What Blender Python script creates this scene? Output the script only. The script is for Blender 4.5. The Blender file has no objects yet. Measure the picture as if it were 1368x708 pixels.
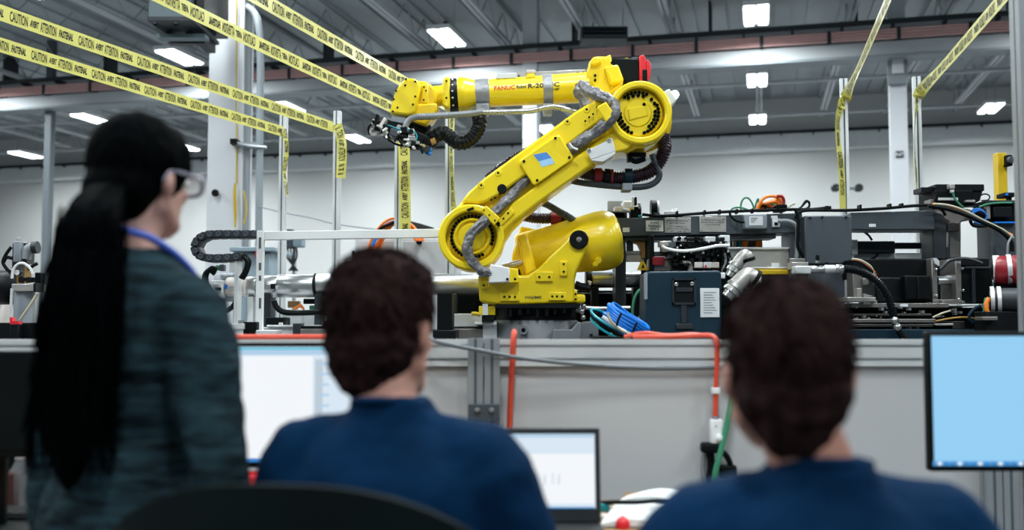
import bpy, bmesh, math, random
from mathutils import Vector, Matrix, Quaternion, noise as mnoise

# ------------------------------------------------------------------ camera, world, exposure
C = bpy.context.scene
COL = C.collection
PITCH = math.radians(3.4)
CAM = Vector((0.0, 0.0, 1.24))
FPX = 1330.0
cam_data = bpy.data.cameras.new('camera')
cam_data.sensor_width = 36.0
cam_data.lens = 35.0
cam_data.clip_start = 0.05
cam_data.clip_end = 200.0
cam_data.dof.use_dof = True
cam_data.dof.focus_distance = 5.25
cam_data.dof.aperture_fstop = 2.0
cam = bpy.data.objects.new('camera', cam_data)
cam.location = CAM
cam.rotation_euler = (math.pi / 2 + PITCH, 0, 0)
COL.objects.link(cam)
C.camera = cam

world = bpy.data.worlds.new('hall_ambient')
C.world = world
world.use_nodes = True
bg = world.node_tree.nodes['Background']
bg.inputs['Color'].default_value = (0.50, 0.80, 0.95, 1)
bg.inputs['Strength'].default_value = 0.13

C.view_settings.view_transform = 'Standard'
C.view_settings.look = 'None'
C.view_settings.gamma = 1.0
C.view_settings.use_curve_mapping = False
C.view_settings.exposure = 0.0
LAMP_POWER = 235.0          # every high bay fixture of the hall
LAMP_COLOR = (0.90, 0.975, 1.0)

# ------------------------------------------------------------------ helpers
random.seed(7)
PI = math.pi
TH = math.radians(14.0)                      # the hall runs 14 degrees off the camera axis
HALL = Matrix.Rotation(-TH, 4, 'Z')

def P(px, py, Y):
    """world point seen at photo pixel (px, py) that stands Y metres in front of the camera"""
    v = 354.0 - py
    dx = px - 684.0
    dy = FPX * math.cos(PITCH) - v * math.sin(PITCH)
    dz = FPX * math.sin(PITCH) + v * math.cos(PITCH)
    k = Y / dy
    return Vector((dx * k, Y, CAM.z + dz * k))

def S(Y):
    return Y / FPX

def PH(px, py, h):
    """point on the horizontal plane h metres above the camera"""
    v = 354.0 - py
    dx = px - 684.0
    dy = FPX * math.cos(PITCH) - v * math.sin(PITCH)
    dz = FPX * math.sin(PITCH) + v * math.cos(PITCH)
    k = h / dz
    return Vector((dx * k, dy * k, CAM.z + h))

def B(u, v, z):
    return HALL @ Vector((u, v, z))

def lin(h):
    h = h.lstrip('#')
    out = []
    for i in (0, 2, 4):
        c = int(h[i:i + 2], 16) / 255.0
        out.append(c / 12.92 if c <= 0.04045 else ((c + 0.055) / 1.055) ** 2.4)
    return (out[0], out[1], out[2], 1.0)

MATS = {}

def mat(name, hexc, rough=0.5, metal=0.0, vary=0.12, scale=6.0, bump=0.0, bscale=60.0,
        stretch=(1, 1, 1), emit=0.0, coat=0.0, trans=0.0, spec=0.5, alpha=1.0, rvar=0.1):
    m = bpy.data.materials.new(name)
    m.use_nodes = True
    nt = m.node_tree
    b = nt.nodes['Principled BSDF']
    col = lin(hexc)
    tc = nt.nodes.new('ShaderNodeTexCoord')
    mp = nt.nodes.new('ShaderNodeMapping')
    mp.inputs['Scale'].default_value = stretch
    nt.links.new(tc.outputs['Object'], mp.inputs['Vector'])
    nz = nt.nodes.new('ShaderNodeTexNoise')
    nz.inputs['Scale'].default_value = scale
    nz.inputs['Detail'].default_value = 4.0
    nt.links.new(mp.outputs['Vector'], nz.inputs['Vector'])
    rp = nt.nodes.new('ShaderNodeValToRGB')
    lo = tuple(c * (1 - vary) for c in col[:3]) + (1,)
    hi = tuple(min(1.0, c * (1 + vary)) for c in col[:3]) + (1,)
    rp.color_ramp.elements[0].position = 0.3
    rp.color_ramp.elements[1].position = 0.7
    rp.color_ramp.elements[0].color = lo
    rp.color_ramp.elements[1].color = hi
    nt.links.new(nz.outputs['Fac'], rp.inputs['Fac'])
    nt.links.new(rp.outputs['Color'], b.inputs['Base Color'])
    mr = nt.nodes.new('ShaderNodeMapRange')
    mr.inputs['To Min'].default_value = max(0.02, rough - rvar)
    mr.inputs['To Max'].default_value = min(1.0, rough + rvar)
    nt.links.new(nz.outputs['Fac'], mr.inputs['Value'])
    nt.links.new(mr.outputs['Result'], b.inputs['Roughness'])
    b.inputs['Metallic'].default_value = metal
    b.inputs['Coat Weight'].default_value = coat
    b.inputs['Coat Roughness'].default_value = 0.15
    b.inputs['Transmission Weight'].default_value = trans
    b.inputs['Specular IOR Level'].default_value = spec
    b.inputs['Alpha'].default_value = alpha
    if emit > 0:
        b.inputs['Emission Color'].default_value = col
        b.inputs['Emission Strength'].default_value = emit
    if bump > 0:
        n2 = nt.nodes.new('ShaderNodeTexNoise')
        n2.inputs['Scale'].default_value = bscale
        n2.inputs['Detail'].default_value = 3.0
        nt.links.new(mp.outputs['Vector'], n2.inputs['Vector'])
        bp = nt.nodes.new('ShaderNodeBump')
        bp.inputs['Strength'].default_value = bump
        bp.inputs['Distance'].default_value = 0.01
        nt.links.new(n2.outputs['Fac'], bp.inputs['Height'])
        nt.links.new(bp.outputs['Normal'], b.inputs['Normal'])
    MATS[name] = m
    return m

mat('robot_yellow', 'fadc1a', 0.34, vary=0.04, scale=3, bump=0.06, bscale=140, coat=0.25)
mat('robot_yellow_deep', 'f2cc10', 0.38, vary=0.05, scale=4, coat=0.2)
mat('post_yellow', 'c9a800', 0.5, vary=0.06)
mat('black_metal', '070d10', 0.45, vary=0.2, spec=0.22)
mat('black_plastic', '03090b', 0.55, vary=0.2, spec=0.14)
mat('black_matte', '03080b', 0.75, vary=0.2, spec=0.25)
mat('hose_black', '050b10', 0.38, vary=0.2, spec=0.25)
mat('hose_purple', '2a1526', 0.35, vary=0.2)
mat('maroon', '8c1020', 0.4)
mat('red_plastic', 'd8202c', 0.4)
mat('orange_cord', 'cf452a', 0.5, vary=0.06)
mat('orange_wire', 'f08020', 0.45)
mat('red_wire', 'd04a28', 0.45)
mat('green_wire', '2f7d5c', 0.5)
mat('pale_wire', 'b8b39a', 0.5)
mat('blue_cable', '1777d8', 0.35)
mat('teal_cable', '149aa8', 0.4)
mat('cast_grey', '6c7175', 0.45, vary=0.1, bump=0.15, bscale=200)
mat('slate_paint', '3c454c', 0.5, vary=0.06, scale=3)
mat('slate_dark', '1a2228', 0.5, vary=0.1)
mat('teal_paint', '072a39', 0.5, vary=0.08, scale=3, spec=0.3)
mat('steel', 'b9bcbc', 0.28, metal=0.8, vary=0.08, scale=5, stretch=(1, 8, 8))
mat('shaft_steel', 'b9bcbd', 0.33, metal=0.95, vary=0.05, scale=8, stretch=(0.6, 14, 14), rvar=0.02)
mat('plate_steel', '8f8b87', 0.42, metal=0.85, vary=0.08)
mat('dark_steel', '4c4a49', 0.4, metal=0.8, vary=0.1)
mat('aluminium', 'd9dcdd', 0.38, metal=0.35, vary=0.04)
mat('aluminium_dark', '94999d', 0.45, metal=0.4, vary=0.05)
mat('slot_dark', '4d555a', 0.6, vary=0.05)
mat('white_paint', 'e6e8e8', 0.45, vary=0.03)
mat('cream_plate', 'd8cfc8', 0.5, vary=0.08)
mat('label_white', 'dfe2e4', 0.5, vary=0.03)
mat('placard', 'b5b2ad', 0.4, metal=0.6, vary=0.08, scale=20)
mat('box_grey', '8d949c', 0.5, vary=0.04)
mat('ink', '2c3338', 0.6)
mat('ink_black', '12100a', 0.6)
mat('ink_red', 'e2452a', 0.5)
mat('logo_blue', '4f8fdc', 0.5)
mat('logo_light', 'a6d2f2', 0.5)
mat('duct_tape', '9b9da0', 0.38, metal=0.35, vary=0.12, scale=14, bump=0.35, bscale=40)
mat('sleeve_grey', '737377', 0.42, metal=0.2, vary=0.3, scale=18, bump=0.8, bscale=45)
mat('conduit_grey', '8a8f94', 0.4, metal=0.3, vary=0.08)
mat('tape_yellow', 'd2cd6a', 0.35, vary=0.04, scale=9, coat=0.3)
mat('panel_grey', 'b7b8ba', 0.6, vary=0.03, scale=2)
mat('bronze', 'a07a34', 0.45, vary=0.1)
mat('cabinet_blue', '8698a2', 0.5, vary=0.05)
mat('pipe_red', 'e0b0ac', 0.55, vary=0.06)
mat('girder_grey', 'c2c6c9', 0.6, vary=0.04, scale=1.0)
mat('joist_grey', 'a7aeb1', 0.6, vary=0.05)
mat('column_grey', 'cfd1d5', 0.6, vary=0.03, scale=1.5)
mat('column_dark', '8d959a', 0.6, vary=0.04, scale=1.5)
mat('duct_dark', '20282c', 0.6, vary=0.1)
mat('heater_grey', '5f7176', 0.5, vary=0.06)
mat('screen_blue', '8fd0f5', 0.4, emit=0.0)
mat('monitor_black', '03080a', 0.6, vary=0.1, spec=0.12)
mat('laptop_grey', '151c21', 0.5, vary=0.08)
mat('key_dark', '101315', 0.6)
mat('desk_wood', '9c7c54', 0.5, vary=0.15, scale=4, stretch=(1, 12, 1))
mat('desk_edge', '8a6a48', 0.5, vary=0.1)
mat('column_slate', '60686d', 0.6, vary=0.05)
mat('wall_paint', 'dcdcda', 0.6, vary=0.02, scale=0.6)
mat('cable_dark', '5d6469', 0.5)
mat('dark_red', '3a1512', 0.6)
mat('paper', 'dfe2e2', 0.7, vary=0.02)
mat('chair_fabric', '041012', 0.85, vary=0.2, scale=120, bump=0.3, bscale=500, spec=0.06)
mat('chair_plastic', '030e10', 0.7, vary=0.15, spec=0.1)
mat('skin', 'b98472', 0.5, vary=0.08, scale=14)
mat('skin_pale', 'c4978a', 0.5, vary=0.08, scale=14)
mat('hair_dark', '020405', 0.72, vary=0.5, scale=60, stretch=(1, 1, 0.12), bump=0.6, bscale=120, spec=0.015)
mat('hair_brown', '241616', 0.8, vary=0.6, scale=45, stretch=(1, 1, 0.2), bump=0.7, bscale=110, spec=0.05)
mat('shirt_navy', '02223f', 0.9, vary=0.12, scale=8, bump=0.25, bscale=25, spec=0.08)
mat('sweater', '19292f', 0.9, vary=0.9, scale=30, stretch=(0.5, 0.5, 3.5), bump=0.3, bscale=40, spec=0.08)
mat('trousers', '1a1f26', 0.85, vary=0.1)
mat('shoe', '15171a', 0.6)
mat('eye_white', 'e8e4e0', 0.2)
mat('eye_iris', '2c1c14', 0.2)
mat('lip', 'a85f5a', 0.45)
mat('lanyard_blue', '2b4fb0', 0.6)
mat('glasses_frame', '8a8698', 0.25, trans=0.2)
mat('lens_clear', 'dfe6ee', 0.05, vary=0.0, rvar=0.0, alpha=0.16)
mat('dome_glow', 'eaffff', 0.4, emit=1.6)
mat('lamp_panel', 'f4fbff', 0.4, emit=9.0, vary=0)
mat('concrete_floor', '66696b', 0.45, vary=0.1, scale=0.8)

class MB:
    def __init__(self):
        self.v = []
        self.f = []
    def add(self, verts, faces):
        o = len(self.v)
        self.v.extend([Vector(p) for p in verts])
        self.f.extend([tuple(i + o for i in f) for f in faces])
        return self
    def box(self, x0, x1, y0, y1, z0, z1, xf=None):
        vs = [Vector((x, y, z)) for z in (z0, z1) for y in (y0, y1) for x in (x0, x1)]
        if xf is not None:
            vs = [xf @ p for p in vs]
        return self.add(vs, [(0, 2, 3, 1), (4, 5, 7, 6), (0, 1, 5, 4), (2, 6, 7, 3), (0, 4, 6, 2), (1, 3, 7, 5)])
    def pbox(self, x0, y0, x1, y1, Y0, Y1, Yref=None):
        Yr = Y0 if Yref is None else Yref
        a = P(x0, y1, Yr)
        b = P(x1, y0, Yr)
        return self.box(a.x, b.x, Y0, Y1, a.z, b.z)
    def prism(self, poly, y0, y1):
        """poly: (x, z) points"""
        n = len(poly)
        vs = [(p[0], y0, p[1]) for p in poly] + [(p[0], y1, p[1]) for p in poly]
        fs = [tuple(range(n)), tuple(reversed(range(n, 2 * n)))]
        fs += [(i, i + n, (i + 1) % n + n, (i + 1) % n) for i in range(n)]
        return self.add(vs, fs)
    def pprism(self, poly, Y0, Y1, Yref=None):
        Yr = Y0 if Yref is None else Yref
        q = []
        for (x, y) in poly:
            w = P(x, y, Yr)
            q.append((w.x, w.z))
        return self.prism(q, Y0, Y1)
    def cyl(self, p0, p1, r0, r1=None, n=16, cap=True):
        p0 = Vector(p0); p1 = Vector(p1)
        r1 = r0 if r1 is None else r1
        return self.lathe(p0, p1 - p0, [(0, r0), ((p1 - p0).length, r1)], n, cap)
    def lathe(self, p0, axis, prof, n=24, cap=True):
        p0 = Vector(p0)
        a = Vector(axis).normalized()
        t = Vector((0, 0, 1)) if abs(a.z) < 0.9 else Vector((1, 0, 0))
        u = a.cross(t).normalized()
        w = a.cross(u)
        vs = []
        for (d, r) in prof:
            for k in range(n):
                ang = 2 * PI * k / n
                vs.append(p0 + a * d + (u * math.cos(ang) + w * math.sin(ang)) * max(r, 1e-5))
        fs = []
        m = len(prof)
        for i in range(m - 1):
            for k in range(n):
                k2 = (k + 1) % n
                fs.append((i * n + k, i * n + k2, (i + 1) * n + k2, (i + 1) * n + k))
        if cap:
            fs.append(tuple(reversed(range(n))))
            fs.append(tuple(range((m - 1) * n, m * n)))
        return self.add(vs, fs)
    def ring(self, p0, axis, r_in, r_out, depth, n=40):
        return self.lathe(p0, axis, [(0, r_in), (0, r_out), (depth, r_out), (depth, r_in), (0, r_in)], n, cap=False)
    def tube(self, pts, r, n=8, res=4, rfun=None, smooth=True, flat=None):
        pts = [Vector(p) for p in pts]
        if smooth and len(pts) > 2:
            pts = catmull(pts, res)
        m = len(pts)
        L = [0.0]
        for i in range(1, m):
            L.append(L[-1] + (pts[i] - pts[i - 1]).length)
        vs = []
        t0 = (pts[1] - pts[0]).normalized()
        up = Vector((0, 0, 1)) if abs(t0.z) < 0.9 else Vector((0, 1, 0))
        u = t0.cross(up).normalized()
        for i in range(m):
            if i == 0: t = pts[1] - pts[0]
            elif i == m - 1: t = pts[-1] - pts[-2]
            else: t = pts[i + 1] - pts[i - 1]
            if t.length < 1e-9: t = t0
            t = t.normalized()
            u = (u - t * u.dot(t))
            if u.length < 1e-6:
                u = t.cross(Vector((0, 1, 0.3)))
            u.normalize()
            w = t.cross(u)
            for k in range(n):
                ang = 2 * PI * k / n
                rr = r if rfun is None else rfun(L[i], L[-1], ang, r)
                f2 = 1.0 if flat is None else flat
                vs.append(pts[i] + u * math.cos(ang) * rr + w * math.sin(ang) * rr * f2)
        fs = []
        for i in range(m - 1):
            for k in range(n):
                k2 = (k + 1) % n
                fs.append((i * n + k, i * n + k2, (i + 1) * n + k2, (i + 1) * n + k))
        fs.append(tuple(reversed(range(n))))
        fs.append(tuple(range((m - 1) * n, m * n)))
        return self.add(vs, fs)
    def ribbed(self, pts, r, pitch=0.012, depth=0.12, n=14):
        pts = [Vector(p) for p in pts]
        fine = catmull(pts, 24)
        L = [0.0]
        for i in range(1, len(fine)):
            L.append(L[-1] + (fine[i] - fine[i - 1]).length)
        cnt = max(6, int(L[-1] / (pitch / 4)))
        out = []
        j = 0
        for i in range(cnt + 1):
            d = L[-1] * i / cnt
            while j < len(L) - 2 and L[j + 1] < d:
                j += 1
            k = (d - L[j]) / max(1e-9, L[j + 1] - L[j])
            out.append(fine[j].lerp(fine[j + 1], min(1, k)))
        pat = [0.0, 1.0, 1.0, 0.0]
        idx = {'i': -1, 'd': -1.0}
        def rf(d, tot, ang, rr):
            q = int(round(d / (pitch / 4))) % 4
            return rr * (1 - depth * (1 - pat[q]))
        return self.tube(out, r, n, smooth=False, rfun=rf)
    def ball(self, c, r, n=16, m=10, xf=None):
        c = Vector(c)
        r = Vector((r, r, r)) if not hasattr(r, '__len__') else Vector(r)
        vs = [Vector((0, 0, -1))]
        for i in range(1, m):
            la = -PI / 2 + PI * i / m
            for k in range(n):
                lo = 2 * PI * k / n
                vs.append(Vector((math.cos(la) * math.cos(lo), math.cos(la) * math.sin(lo), math.sin(la))))
        vs.append(Vector((0, 0, 1)))
        fs = []
        for k in range(n):
            k2 = (k + 1) % n
            fs.append((0, 1 + k2, 1 + k))
            for i in range(m - 2):
                a = 1 + i * n
                fs.append((a + k, a + k2, a + n + k2, a + n + k))
            a = 1 + (m - 2) * n
            fs.append((a + k, a + k2, len(vs) - 1))
        out = []
        for p in vs:
            q = Vector((p.x * r.x, p.y * r.y, p.z * r.z))
            if xf is not None:
                q = xf @ q
            out.append(q + c)
        return self.add(out, fs)
    def limb(self, p0, p1, r0, r1, n=14):
        p0 = Vector(p0); p1 = Vector(p1)
        L = (p1 - p0).length
        prof = [(-r0, 0.02 * r0), (-r0 * 0.7, r0 * 0.7), (0, r0), (L * 0.33, r0 * 0.67 + r1 * 0.33),
                (L * 0.66, r0 * 0.33 + r1 * 0.67), (L, r1), (L + r1 * 0.7, r1 * 0.7), (L + r1, 0.02 * r1)]
        return self.lathe(p0, p1 - p0, prof, n)
    def loft(self, rings, n=24):
        """rings: (cx, cy, cz, rx, ry)"""
        vs = []
        for (cx, cy, cz, rx, ry) in rings:
            for k in range(n):
                a = 2 * PI * k / n
                c, s = math.cos(a), math.sin(a)
                e = 0.82
                vs.append((cx + rx * math.copysign(abs(c) ** e, c), cy + ry * math.copysign(abs(s) ** e, s), cz))
        fs = []
        m = len(rings)
        for i in range(m - 1):
            for k in range(n):
                k2 = (k + 1) % n
                fs.append((i * n + k, i * n + k2, (i + 1) * n + k2, (i + 1) * n + k))
        fs.append(tuple(reversed(range(n))))
        fs.append(tuple(range((m - 1) * n, m * n)))
        return self.add(vs, fs)
    def xform(self, M):
        self.v = [M @ p for p in self.v]
        return self
    def mesh(self, name, material=None, smooth=True, angle=38):
        me = bpy.data.meshes.new(name)
        me.from_pydata([tuple(p) for p in self.v], [], self.f)
        bm = bmesh.new()
        bm.from_mesh(me)
        bmesh.ops.recalc_face_normals(bm, faces=bm.faces)
        bm.to_mesh(me)
        bm.free()
        if smooth:
            me.polygons.foreach_set('use_smooth', [True] * len(me.polygons))
            me.set_sharp_from_angle(angle=math.radians(angle))
        if material:
            me.materials.append(MATS[material] if isinstance(material, str) else material)
        return me
    def build(self, name, material, parent=None, bevel=0.0, seg=2, smooth=True, angle=38):
        o = bpy.data.objects.new(name, self.mesh(name, material, smooth, angle))
        COL.objects.link(o)
        if parent is not None:
            o.parent = parent
            if parent.type == 'EMPTY':
                o.matrix_parent_inverse = root_world(parent).inverted()
        if bevel > 0:
            md = o.modifiers.new('bevel', 'BEVEL')
            md.width = bevel
            md.segments = seg
            md.limit_method = 'ANGLE'
            md.angle_limit = math.radians(32)
            md.harden_normals = False
        return o

def root_world(e):
    return Matrix.Translation(e.location) @ e.rotation_euler.to_matrix().to_4x4()

def catmull(pts, res):
    out = []
    n = len(pts)
    for i in range(n - 1):
        p0 = pts[max(0, i - 1)]; p1 = pts[i]; p2 = pts[i + 1]; p3 = pts[min(n - 1, i + 2)]
        for k in range(res):
            t = k / res
            out.append(0.5 * ((2 * p1) + (p2 - p0) * t + (2 * p0 - 5 * p1 + 4 * p2 - p3) * t * t + (3 * p1 - p0 - 3 * p2 + p3) * t ** 3))
    out.append(pts[-1].copy())
    return out

def tag(o, label=None, cat=None, group=None, kind=None):
    if label: o['label'] = label
    if cat: o['category'] = cat
    if group: o['group'] = group
    if kind: o['kind'] = kind
    return o

def thing(name, label, cat, loc, group=None, kind=None):
    o = bpy.data.objects.new(name, None)
    COL.objects.link(o)
    o.location = loc
    o.empty_display_size = 0.1
    return tag(o, label, cat, group, kind)

def copy_tree(root, loc=None, label=None, rotz=None):
    r = root.copy()
    COL.objects.link(r)
    if loc is not None: r.location = loc
    if rotz is not None: r.rotation_euler = (0, 0, rotz)
    if label: r['label'] = label
    for ch in list(root.children):
        c = ch.copy(); COL.objects.link(c); c.parent = r
        for g in list(ch.children):
            d = g.copy(); COL.objects.link(d); d.parent = c
    return r

def pts(Y, *pp):
    return [P(p[0], p[1], p[2] if len(p) > 2 else Y) for p in pp]

def text_mb(s, size, stretch=1.0, shear=0.0, bold=0.014):
    """flat letter mesh lying in x (along) and z (up), centred on z, starting at x = 0"""
    cu = bpy.data.curves.new('letters', 'FONT')
    cu.body = s
    cu.size = size
    cu.shear = shear
    cu.resolution_u = 2
    cu.offset = size * bold
    o = bpy.data.objects.new('letters', cu)
    COL.objects.link(o)
    dg = bpy.context.evaluated_depsgraph_get()
    me = bpy.data.meshes.new_from_object(o.evaluated_get(dg))
    mb = MB()
    xs = [v.co.x for v in me.vertices]
    x0 = min(xs); w = (max(xs) - x0) * stretch
    mb.add([((v.co.x - x0) * stretch, 0, v.co.y - size * 0.35) for v in me.vertices],
           [tuple(p.vertices) for p in me.polygons])
    bpy.data.objects.remove(o)
    bpy.data.curves.remove(cu)
    bpy.data.meshes.remove(me)
    return mb, w

def lettering(s, size, material, parent, origin, xdir, updir, name='lettering', width=None, center=False, shear=0.0):
    mb, w = text_mb(s, size, shear=shear)
    k = 1.0 if width is None else width / w
    xd = Vector(xdir).normalized(); ud = Vector(updir).normalized()
    off = -w * k / 2 if center else 0
    o = Vector(origin)
    mb.v = [o + xd * (p.x * k + off) + ud * p.z for p in mb.v]
    return tag(mb.build(name, material, parent, smooth=False), kind='stuff')

# ------------------------------------------------------------------ setting: floor, ceiling, far wall
tag(MB().box(-75, 32, -14, 33, -0.2, 0.0, HALL).build('floor', 'concrete_floor'), kind='structure')
ceil = tag(MB().box(-75, 32, -14, 33, 8.3, 8.5, HALL).build('ceiling', 'joist_grey'), kind='structure')
tag(MB().box(-75, 32, 32.0, 32.4, 0, 8.3, HALL).build('wall_back', 'wall_paint'), kind='structure')
tag(MB().box(-75, 32, 31.93, 32.0, 0.9, 1.15, HALL).build('trim_1', 'column_grey'), kind='structure')
wallt = tag(MB().box(-75, 32, 31.55, 32.0, 1.24 + 5.37, 1.24 + 5.86, HALL).build('trim_2', 'white_paint'), kind='structure')
deck = MB()
u = -74.5
while u < 31:
    deck.box(u, u + 0.35, -13, 31.5, 8.24, 8.3, HALL)
    u += 0.7
deck_o = deck.build('deck_rib', 'joist_grey', ceil)
tag(deck_o, kind='stuff')

# girder across the hall above the robot cell, carrying the red pipes
def girder(v, label, z0=1.24 + 5.29, full=True):
    g = thing('roof_girder', label, 'girder', B(-5, v, z0))
    MB().box(-30, 16, v - 0.2, v + 0.2, z0, z0 + 0.27, HALL).build('box_rail', 'girder_grey', g, bevel=0.01)
    MB().box(-30, 16, v - 0.02, v + 0.3, z0 + 0.27, z0 + 0.74, HALL).build('web_plate', 'girder_grey', g)
    MB().box(-30, 16, v - 0.24, v + 0.24, z0 - 0.05, z0, HALL).build('lower_flange', 'column_dark', g)  # darker grey carries the shading along the underside of the girder
    return g
girder(20.7, 'long pale grey roof girder under the red pipes, above the robot')

t = thing('pipe_run', 'bank of four faded red pipes clipped along the grey girder', 'pipes', B(-5, 20.4, 1.24 + 5.56))
for i in range(4):
    z = 1.24 + 5.60 + i * 0.055
    MB().cyl(B(-30, 20.42, z), B(16, 20.42, z), 0.024, n=10).build('pipe', 'pipe_red', t)
hang = MB().box(-0.03, 0.03, 20.385, 20.47, 1.24 + 5.56, 1.24 + 5.80, None)
u = -22.0
hm = None
while u < 9.5:
    m = MB().box(u - 0.035, u + 0.035, 20.385, 20.68, 1.24 + 5.565, 1.24 + 5.80, HALL)
    m.build('pipe_hanger', 'duct_dark', t)
    u += 1.3

def dark_rail(v, z, label, u0=-30, u1=16):
    t = thing('conduit_rail', label, 'conduit', B(-5, v, z))
    MB().box(u0, u1, v - 0.05, v + 0.05, z - 0.03, z + 0.05, HALL).build('rail', 'duct_dark', t)
    b = MB()
    u = u0 + 0.3
    while u < u1:
        b.box(u - 0.02, u + 0.02, v - 0.06, v + 0.4, z - 0.1, z + 0.0, HALL)
        u += 0.95
    tag(b.build('bracket', 'duct_dark', t), kind='stuff')
dark_rail(20.36, 1.24 + 5.90, 'thin black rail running above the red pipes on the near girder')
dark_rail(31.5, 1.24 + 5.90, 'thin black rail running along the top of the far white wall')

# roof joists running away from the camera, two bottom angles with a zigzag web
ORD = ['first', 'second', 'third', 'fourth', 'fifth', 'sixth', 'seventh', 'eighth', 'ninth', 'tenth', 'eleventh', 'twelfth', 'thirteenth',
       'fourteenth', 'fifteenth', 'sixteenth', 'seventeenth', 'eighteenth', 'nineteenth']
def joist(u, i):
    t = thing('roof_joist', 'grey open web roof joist running to the far wall, %s from the left' % ORD[i], 'joist', B(u, 24, 7.56),
              'open web joists under the roof deck')
    MB().box(u - 0.09, u - 0.02, 11.0, 31.6, 7.56, 7.63, HALL).box(u + 0.02, u + 0.09, 11.0, 31.6, 7.56, 7.63, HALL).build('bottom_chord', 'girder_grey', t)
    MB().box(u - 0.09, u + 0.09, 11.0, 31.6, 8.17, 8.24, HALL).build('top_chord', 'joist_grey', t)
    w = MB()
    v = 11.0
    k = 0
    while v < 31.2:
        za, zb = (7.6, 8.2) if k % 2 == 0 else (8.2, 7.6)
        w.tube([B(u, v, za), B(u, v + 0.6, zb)], 0.016, n=5)
        v += 0.6
        k += 1
    tag(w.build('web_bar', 'joist_grey', t), kind='stuff')
for i in range(19):
    joist(-24.0 + i * 1.85, i)

bl = ['nearest thin grey bridging pipe crossing the roof behind the girder', 'middle thin grey bridging pipe crossing the roof behind the girder',
      'grey bridging pipe crossing the roof close to the far wall']
for v, lab in zip((23.2, 26.4, 30.6), bl):
    tag(MB().cyl(B(-30, v, 7.5), B(14, v, 7.5), 0.05, n=8).build('bridging_pipe', 'girder_grey'), lab, 'pipe')
d = thing('air_duct', 'long dark duct band under the roof deck beyond the red pipes', 'duct', B(-4, 21.8, 7.62))
MB().box(-26, 12, 21.6, 22.0, 7.2, 7.53, HALL).build('duct_body', 'duct_dark', d, bevel=0.02)
for u in range(-25, 12, 3):
    MB().box(u, u + 0.06, 21.55, 22.05, 7.17, 8.22, HALL).build('duct_strap', 'duct_dark', d)
# louvred unit above the robot motor
lu = thing('louvre_unit', 'small dark louvred air unit hanging from the roof above the robot motor', 'air unit', P(808, 43, 18.6))
c = P(808, 43, 18.6)
MB().box(c.x - 0.44, c.x + 0.44, 18.6, 19.2, c.z - 0.12, c.z + 0.12).build('unit_body', 'duct_dark', lu, bevel=0.02)
for k in range(3):
    MB().box(c.x - 0.4, c.x + 0.4, 18.52, 18.6, c.z - 0.09 + k * 0.07, c.z - 0.06 + k * 0.07).build('slat', 'slate_dark', lu)
for s in (-1, 1):
    MB().cyl((c.x + s * 0.38, 18.9, c.z + 0.12), (c.x + s * 0.38, 18.9, 8.2), 0.012, n=6).build('hanger_rod', 'joist_grey', lu)

# ------------------------------------------------------------------ high bay fixtures on their 6.1 x 4.8 m grid
LIT_LABELS = {
    (0, 19.0): 'bright twin panel ceiling lamp, nearest of the row right of the robot elbow',
    (0, 24.15): 'bright twin panel ceiling lamp, middle of the row right of the robot elbow',
    (0, 28.85): 'bright twin panel ceiling lamp, farthest of the row right of the robot elbow',
    (-6.1, 19.0): 'bright ceiling lamp above the robot wrist and forearm',
    (-6.1, 28.85): 'small far ceiling lamp seen just under the robot forearm',
    (-12.2, 14.3): 'bright ceiling lamp cut by the top left edge above the tapes',
    (-12.2, 19.0): 'bright ceiling lamp just left of the near grey column',
    (-12.2, 24.15): 'bright ceiling lamp behind the tape between two fence posts',
    (-12.2, 28.85): 'small far ceiling lamp left of the robot gripper',
    (-18.3, 24.15): 'bright ceiling lamp above the standing woman with black hair',
    (-24.4, 28.85): 'bright ceiling lamp at the far left edge beside the woman',
    (6.1, 28.85): 'bright ceiling lamp at the far right near the edge post',
}
def fixture(u, v, ui, vi):
    key = None
    for (a, b), lab in LIT_LABELS.items():
        if abs(a - u) < 0.3 and abs(b - v) < 0.3:
            key = lab
    z = 1.24 + 5.8
    t = thing('high_bay_lamp', key or 'twin panel ceiling lamp in %s row from the camera, %s from left' % (ORD[vi], ORD[ui]), 'lamp', B(u, v, z),
              'high bay lamps hung from the roof')
    MB().box(u - 0.24, u + 0.24, v - 0.62, v + 0.62, z + 0.012, z + 0.1, HALL).build('housing', 'white_paint', t)
    for s in (-1, 1):
        MB().box(u + s * 0.130 - 0.082, u + s * 0.130 + 0.082, v - 0.58, v + 0.58, z - 0.02, z + 0.012, HALL).build('light_panel', 'lamp_panel', t)
    for s in (-1, 1):
        MB().cyl(B(u, v + s * 0.5, z + 0.1), B(u, v + s * 0.5, 8.16), 0.008, n=5).build('suspension_wire', 'joist_grey', t)
    ld = bpy.data.lights.new('lamp_glow', 'AREA')
    ld.shape = 'RECTANGLE'
    ld.size = 0.42
    ld.size_y = 1.16
    ld.energy = LAMP_POWER
    ld.color = LAMP_COLOR
    ld.spread = math.radians(168)
    lo = bpy.data.objects.new('lamp_glow', ld)
    COL.objects.link(lo)
    lo.parent = t
    lo.location = (0, 0, -0.03)
    lo.rotation_euler = (0, 0, -TH)
for ui, u in enumerate((-24.4, -18.3, -12.2, -6.1, 0, 6.1)):
    for vi, v in enumerate((-4.6, 0.1, 4.8, 9.5, 14.3, 19.0, 24.15, 28.85)):
        if (u < -13 or u > 6.2) and v < 9:
            continue
        fixture(u, v, ui, vi)

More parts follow.
